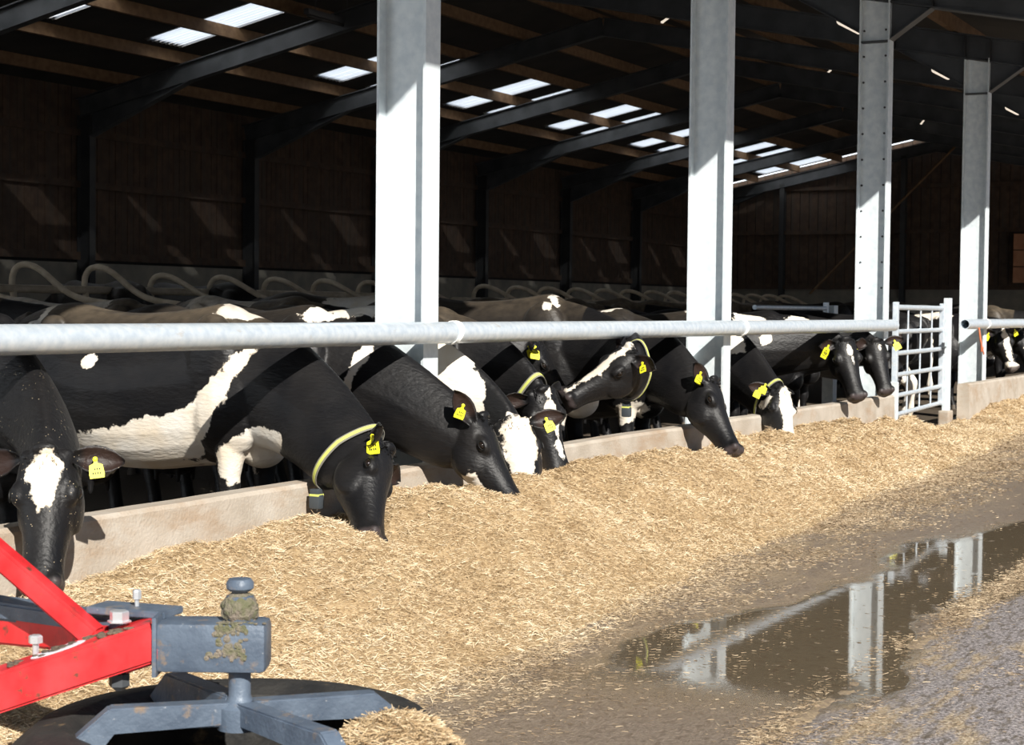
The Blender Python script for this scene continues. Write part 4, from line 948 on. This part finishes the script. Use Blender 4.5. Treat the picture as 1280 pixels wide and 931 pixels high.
# tyre
bm = B(); prof = []
TR, TH = .62, .31
TZ = 1.17
cs = [(TR - .19, .045), (TR - .10, .02), (TR - .03, .045), (TR, .10), (TR, .17), (TR - .025, .215), (TR - .09, .262), (TR - .17, .268), (TR - .225, .245), (TR - .235, .225), (TR - .215, .215), (TR - .12, .225), (TR - .05, .18), (TR - .045, .09), (TR - .12, .06), (TR - .19, .065)]
seg = 96; rings = []
for k in range(seg):
    an = 2 * PI * k / seg; rings.append([bm.verts.new(((r + (.012 if (k // 2) % 2 and .09 < z < .19 and r > TR - .01 else 0)) * math.cos(an) - .02, (r + 0) * math.sin(an) + .05, z * TZ)) for r, z in cs])
for k in range(seg):
    a_, b_ = rings[k], rings[(k + 1) % seg]
    for q in range(len(cs)): bm.faces.new((a_[q], a_[(q + 1) % len(cs)], b_[(q + 1) % len(cs)], b_[q]))
obj('tyre', bm, M['rubber'], fp)
# feed lying inside and on the tyre
xs = np.linspace(-.60, .58, 90); ys = np.linspace(-.58, .62, 90)
def inz(X, Y):
    r = np.hypot(X + .02, Y - .02); base = .045 + .05 * fbm(X * 5, Y * 5, 4) + .02 * fbm(X * 22, Y * 22, 3)
    side = np.clip((X - .05) * 2.2 - Y * .6, 0, 1) * .13
    return np.where(r < TR - .06, base + side, np.where(r < TR - .02, base + side - .03, -.05))
def disc(name, R_, f, cut):
    bm = B(); g = {}
    for i, x in enumerate(np.linspace(-R_, R_, 80)):
        for j, y in enumerate(np.linspace(-R_, R_, 80)):
            if math.hypot(x, y) < R_ and cut(x, y): g[i, j] = bm.verts.new((x - .02, y + .02, float(f(np.array(x - .02), np.array(y + .02)))))
    for (i, j) in list(g):
        if all(k in g for k in ((i + 1, j), (i + 1, j + 1), (i, j + 1))): bm.faces.new((g[i, j], g[i + 1, j], g[i + 1, j + 1], g[i, j + 1]))
    return bm
o = obj('caught_feed', disc('f', TR - .07, inz, lambda x, y: True), M['heap'], fp); o['kind'] = 'stuff'
nn = 9000; an = NP.uniform(0, 2 * PI, nn); rr_ = np.sqrt(NP.random(nn)) * (TR - .08); X = rr_ * np.cos(an); Y = rr_ * np.sin(an)
Pl = np.stack([X, Y, inz(X, Y)], 1); hp = np.array(hub)
cy, sy_ = math.cos(YAW), math.sin(YAW)
wpos = np.stack([hp[0] + Pl[:, 0] * cy - Pl[:, 1] * sy_, hp[1] + Pl[:, 0] * sy_ + Pl[:, 1] * cy, Pl[:, 2]], 1)
so = strands('caught_straw', wpos, '', .015, .05, .0026, .5, parent=fp)
so.matrix_parent_inverse = (Matrix.Translation(hub) @ Matrix.Rotation(YAW, 4, 'Z')).inverted()
# mound of feed and mud on the right rim
def mound(X, Y): return .275 + .085 * np.exp(-((X - .44) / .17) ** 2 - ((Y + .12) / .24) ** 2) + .03 * fbm(X * 9, Y * 9, 4) - .06 * np.clip((np.hypot(X - .42, (Y + .12) * .7) - .12) / .1, 0, 3)
bm = B(); g = {}
for i, x in enumerate(np.linspace(.16, .62, 60)):
    for j, y in enumerate(np.linspace(-.52, .24, 70)):
        r = math.hypot(x + .02, y - .02)
        if .30 < r < TR - .005: g[i, j] = bm.verts.new((x, y, float(mound(np.array(x), np.array(y)))))
for (i, j) in list(g):
    if all(k in g for k in ((i + 1, j), (i + 1, j + 1), (i, j + 1))): bm.faces.new((g[i, j], g[i + 1, j], g[i + 1, j + 1], g[i, j + 1]))
o = obj('heaped_feed', bm, M['ridge'], fp); o['kind'] = 'stuff'
nn = 9000; X = NP.uniform(.2, .60, nn); Y = NP.uniform(-.5, .22, nn); k = (np.hypot(X + .02, Y - .02) < TR - .0) & (np.hypot(X + .02, Y - .02) > .31); X, Y = X[k], Y[k]
Z = mound(X, Y); wpos = np.stack([hp[0] + X * cy - Y * sy_, hp[1] + X * sy_ + Y * cy, Z], 1)
so = strands('caught_straw', wpos, '', .015, .05, .0026, .4, parent=fp); so.matrix_parent_inverse = (Matrix.Translation(hub) @ Matrix.Rotation(YAW, 4, 'Z')).inverted()

# spider arms: flat-topped bars with chamfered drop ends
def arm(dx, dy, hw=.030, hh=.062, zt=.385, drop=.16, L0=.02):
    L_ = math.hypot(dx, dy); c, s = dx / L_, dy / L_; bm = B()
    side = [(L0, zt), (L_ - .05, zt), (L_ + .05, zt - .085), (L_ + .05, zt - drop), (L_ + .005, zt - drop), (L_ - .06, zt - hh), (L0, zt - hh)]
    poly = [(u * c + s * hw, u * s - c * hw, z) for u, z in side]
    prism(bm, poly, (-2 * s * hw, 2 * c * hw, 0))
    bmesh.ops.bevel(bm, geom=bm.edges[:], offset=.005, segments=2, affect='EDGES')
    return obj('spider_arm', bm, M['grey'], fp)
arm(.40, .14, zt=.375); arm(-.27, .34, zt=.385, hh=.08); arm(-.38, -.10, zt=.375); arm(.31, -.36, zt=.375)
bm = B(); lathe(bm, (0, 0, .30), [(.06, 0), (.06, .06), (.036, .075), (.030, .09), (.030, .15), (.036, .152), (.036, .168), (.030, .17), (.030, .215)], 28); obj('hub', bm, M['grey'], fp)
# pivot pin above the block
bm = B(); lathe(bm, (0, 0, .575), [(.036, 0), (.042, .02), (.040, .06), (.036, .085), (.020, .088), (.020, .094), (.030, .098), (.037, .105), (.037, .120), (.030, .130), (.010, .132)], 28); obj('pivot_pin', bm, M['grey'], fp)
bm = B(); r_ = bmesh.ops.create_uvsphere(bm, u_segments=40, v_segments=24, radius=1)
for v in r_['verts']:
    n_ = mnoise.noise(v.co * 3.0) * .18 + mnoise.noise(v.co * 9) * .12; v.co = Vector((v.co.x * .050 * (1 + n_), v.co.y * .050 * (1 + n_), .622 + v.co.z * .050))
obj('caked_mud', bm, M['moss'], fp)
# grey head block
bm = B(); mm(bm, (-.215, -.065, .460), (.078, .065, .594), .018); obj('head_block', bm, M['grey'], fp)
bm = B(); mm(bm, (-.222, -.075, .45), (-.210, .075, .610), .003); obj('flange', bm, M['grey'], fp)
# mossy patch standing on the block
# red beam, running back left and slightly down
def beam(p0, p1, hw, hh, name, m, bev=.008, upv=Vector((0, 0, 1))):
    p0, p1 = Vector(p0), Vector(p1); t = (p1 - p0).normalized(); u = (upv - t * upv.dot(t)).normalized(); s = t.cross(u); bm = B()
    a_ = [bm.verts.new(p0 + s * x + u * y) for x, y in ((-hw, -hh), (hw, -hh), (hw, hh), (-hw, hh))]; b_ = [bm.verts.new(p1 + s * x + u * y) for x, y in ((-hw, -hh), (hw, -hh), (hw, hh), (-hw, hh))]
    for k in range(4): bm.faces.new((a_[k], a_[(k + 1) % 4], b_[(k + 1) % 4], b_[k]))
    bm.faces.new(a_[::-1]); bm.faces.new(b_); bmesh.ops.bevel(bm, geom=bm.edges[:], offset=bev, segments=2, affect='EDGES'); return obj(name, bm, m, fp)
beam((-.218, .0, .545), (-.80, -.10, .36), .062, .052, 'red_beam', M['red'])
beam((-.218, .035, .538), (-.33, .02, .502), .05, .058, 'beam_sleeve', M['red'], .006)
beam((-.30, .11, .55), (-1.1, .50, .57), .05, .026, 'grey_bar', M['grey'])
beam((-.19, .06, .600), (-.42, .13, .601), .055, .010, 'top_plate', M['grey'], .003)
beam((-.35, .12, .52), (-.9, .42, .50), .045, .045, 'inner_red_tube', M['red'])
beam((-.40, .05, .53), (-.80, .13, .84), .030, .030, 'red_brace', M['red'])
for (x, y, z, r, h) in ((-.325, .0, .585, .026, .028), (-.30, .10, .600, .012, .05)):
    bm = B(); lathe(bm, (x, y, z), [(r * .5, 0), (r * .5, h * .6), (r, h * .6), (r, h), (r * .8, h * 1.12)] if r < .02 else [(r * 1.25, 0), (r * 1.25, .004), (r, .004), (r, h), (r * .9, h * 1.08)], 6); obj('bolt', bm, M['zinc'], fp, smooth=False)
bm = B(); lathe(bm, (-.545, -.02, .485), [(.009, 0), (.009, .045), (.019, .045), (.019, .062), (.015, .066)], 6); obj('bolt', bm, M['zinc'], fp, smooth=False)
bm = B(); lathe(bm, (-.325, .0, .40), [(.014, 0), (.018, .004), (.028, .012), (.028, .045), (.020, .047), (.020, .10)], 6); obj('bolt_nut', bm, M['galv_dull'], fp, smooth=False)
# sticker and mud on the beam
td = (Vector((-.80, -.10, .36)) - Vector((-.218, 0, .545))).normalized(); ud = (Vector((0, 0, 1)) - td * td.z).normalized(); sd2 = td.cross(ud)
def on_beam(u, v, z=.0): return Vector((-.218, 0, .545)) + td * u + sd2 * v + ud * (.052 + z)
bm = B(); prism(bm, [on_beam(.26 + .075 * math.cos(q * PI / 12), .0 + .04 * math.sin(q * PI / 12), .0005) for q in range(24)], ud * .001); obj('sticker', bm, M['sticker'], fp, smooth=False)
bm = B()
for q in range(46):
    u, v = random.choice([(.25, 0), (.26, .01), (.36, .0), (.40, .01), (.12, -.02), (.15, .02), (.48, -.01), (.52, .02)]); u += random.gauss(0, .025); v += random.gauss(0, .012)
    ball(bm, on_beam(u, max(-.05, min(.05, v)), .001), (random.uniform(.006, .022), random.uniform(.005, .016), random.uniform(.003, .006)), None, 8)
obj('caked_mud', bm, M['mud'], fp)['kind'] = 'stuff'
bm = B()
for q in range(70):
    x = random.gauss(-.015, .022); z_ = random.uniform(.50, .59)
    ball(bm, (x, -.0665, z_), (random.uniform(.004, .012), .002, random.uniform(.004, .010)), None, 6)
for q in range(30): ball(bm, (random.gauss(0, .03), random.uniform(-.06, -.03), .594), (random.uniform(.005, .012), random.uniform(.005, .01), .003), None, 6)
obj('mossy_dirt', bm, M['moss'], fp)['kind'] = 'stuff'

# ------------------------------------------------------------------ cows further inside
BACK = [
 ('grey and white cow back behind the rail, just left of the nearest column', 13.3, 4.4, F_ - .1, 1.06, [('B', -.9, 0, 1.3, .5, .4, .35), ('B', .0, 0, 1.1, .3, .4, .3)], 1.0),
 ('pale grey cow back showing behind the large collared cow, left of centre', 11.1, 4.6, F_ + .1, 1.03, [('B', -.7, 0, 1.3, .7, .4, .3)], .9),
 ('tan-backed cow rump above the rail in the far left corner', 8.9, 4.2, F_ + .05, 1.07, [('B', -.5, 0, 1.4, .12, .4, .5), ('B', -1.3, 0, 1.4, .35, .3, .2)], 1.0),
 ('white and black cow back just right of the nearest column', 15.4, 4.6, F_ + .2, 1.10, [('B', -.3, 0, 1.3, .7, .4, .3)], .3),
 ('dark cow back behind the cubicle loops at left', 15.5, 9.3, F_ + 2.9, 1.0, [], .3),
 ('black cow lying low in the left cubicles', 17.0, 9.2, F_ + 3.2, 1.0, [], .1),
 ('brown-grey cow back between the first two columns, second rank', 18.6, 4.0, F_ + .9, 1.08, [], 1.1),
 ('tan cow back just left of the second column', 21.6, 4.75, F_ + .1, 1.10, [('B', -.6, 0, 1.35, .3, .4, .3)], 1.2),
 ('brown cow back just right of the second column', 25.4, 4.6, F_ + .3, 1.1, [('B', -.2, 0, 1.3, .3, .4, .2)], 1.2),
 ('grey-brown cow back in the middle distance left of the third column', 28.5, 5.0, F_ + 1.2, 1.12, [('B', -.9, 0, 1.3, .4, .4, .4)], 1.2),
 ('black cow back in the distance beside the third column', 30.5, 4.4, F_ + .6, 1.12, [], .2),
 ('white-patched cow back in the distance above the barred gate', 33.5, 4.0, F_ + 1.0, 1.13, [('B', -.6, 0, 1.3, .6, .4, .4)], .6),
 ('dark cow back in the distance above the gate, furthest right of them', 36.0, 3.4, F_ + .4, 1.12, [('B', .0, 0, 1.3, .3, .4, .3)], .4),
 ('black and white cow back behind the right-hand rail', 28.7, 1.15, F_, 1.08, [('B', -.3, 0, 1.3, .3, .4, .3), ('B', -1.2, 0, 1.3, .3, .4, .3)], .7),
]
for lb, x, y, yw, sc, pt, du in BACK:
    f = Vector((math.cos(yw), math.sin(yw), 0)); zb = .38 if y > 6.6 else 0
    Pp = Vector((x, y, zb)) + f * .95 * sc + Vector((0, 0, 1.25 * sc)); Qq = Pp + f * .35 + Vector((0, 0, -.42))
    if y > 6.6: Pp.z -= .35; Qq.z -= .35
    build_cow('cow', lb, (x, y, zb + .005), yw, Pp, Qq, f * .6 + Vector((0, 0, .6)), pt, scale=sc * (.93 if y > 6.6 else 1), voxel=.022, dust=(du, 1.15))
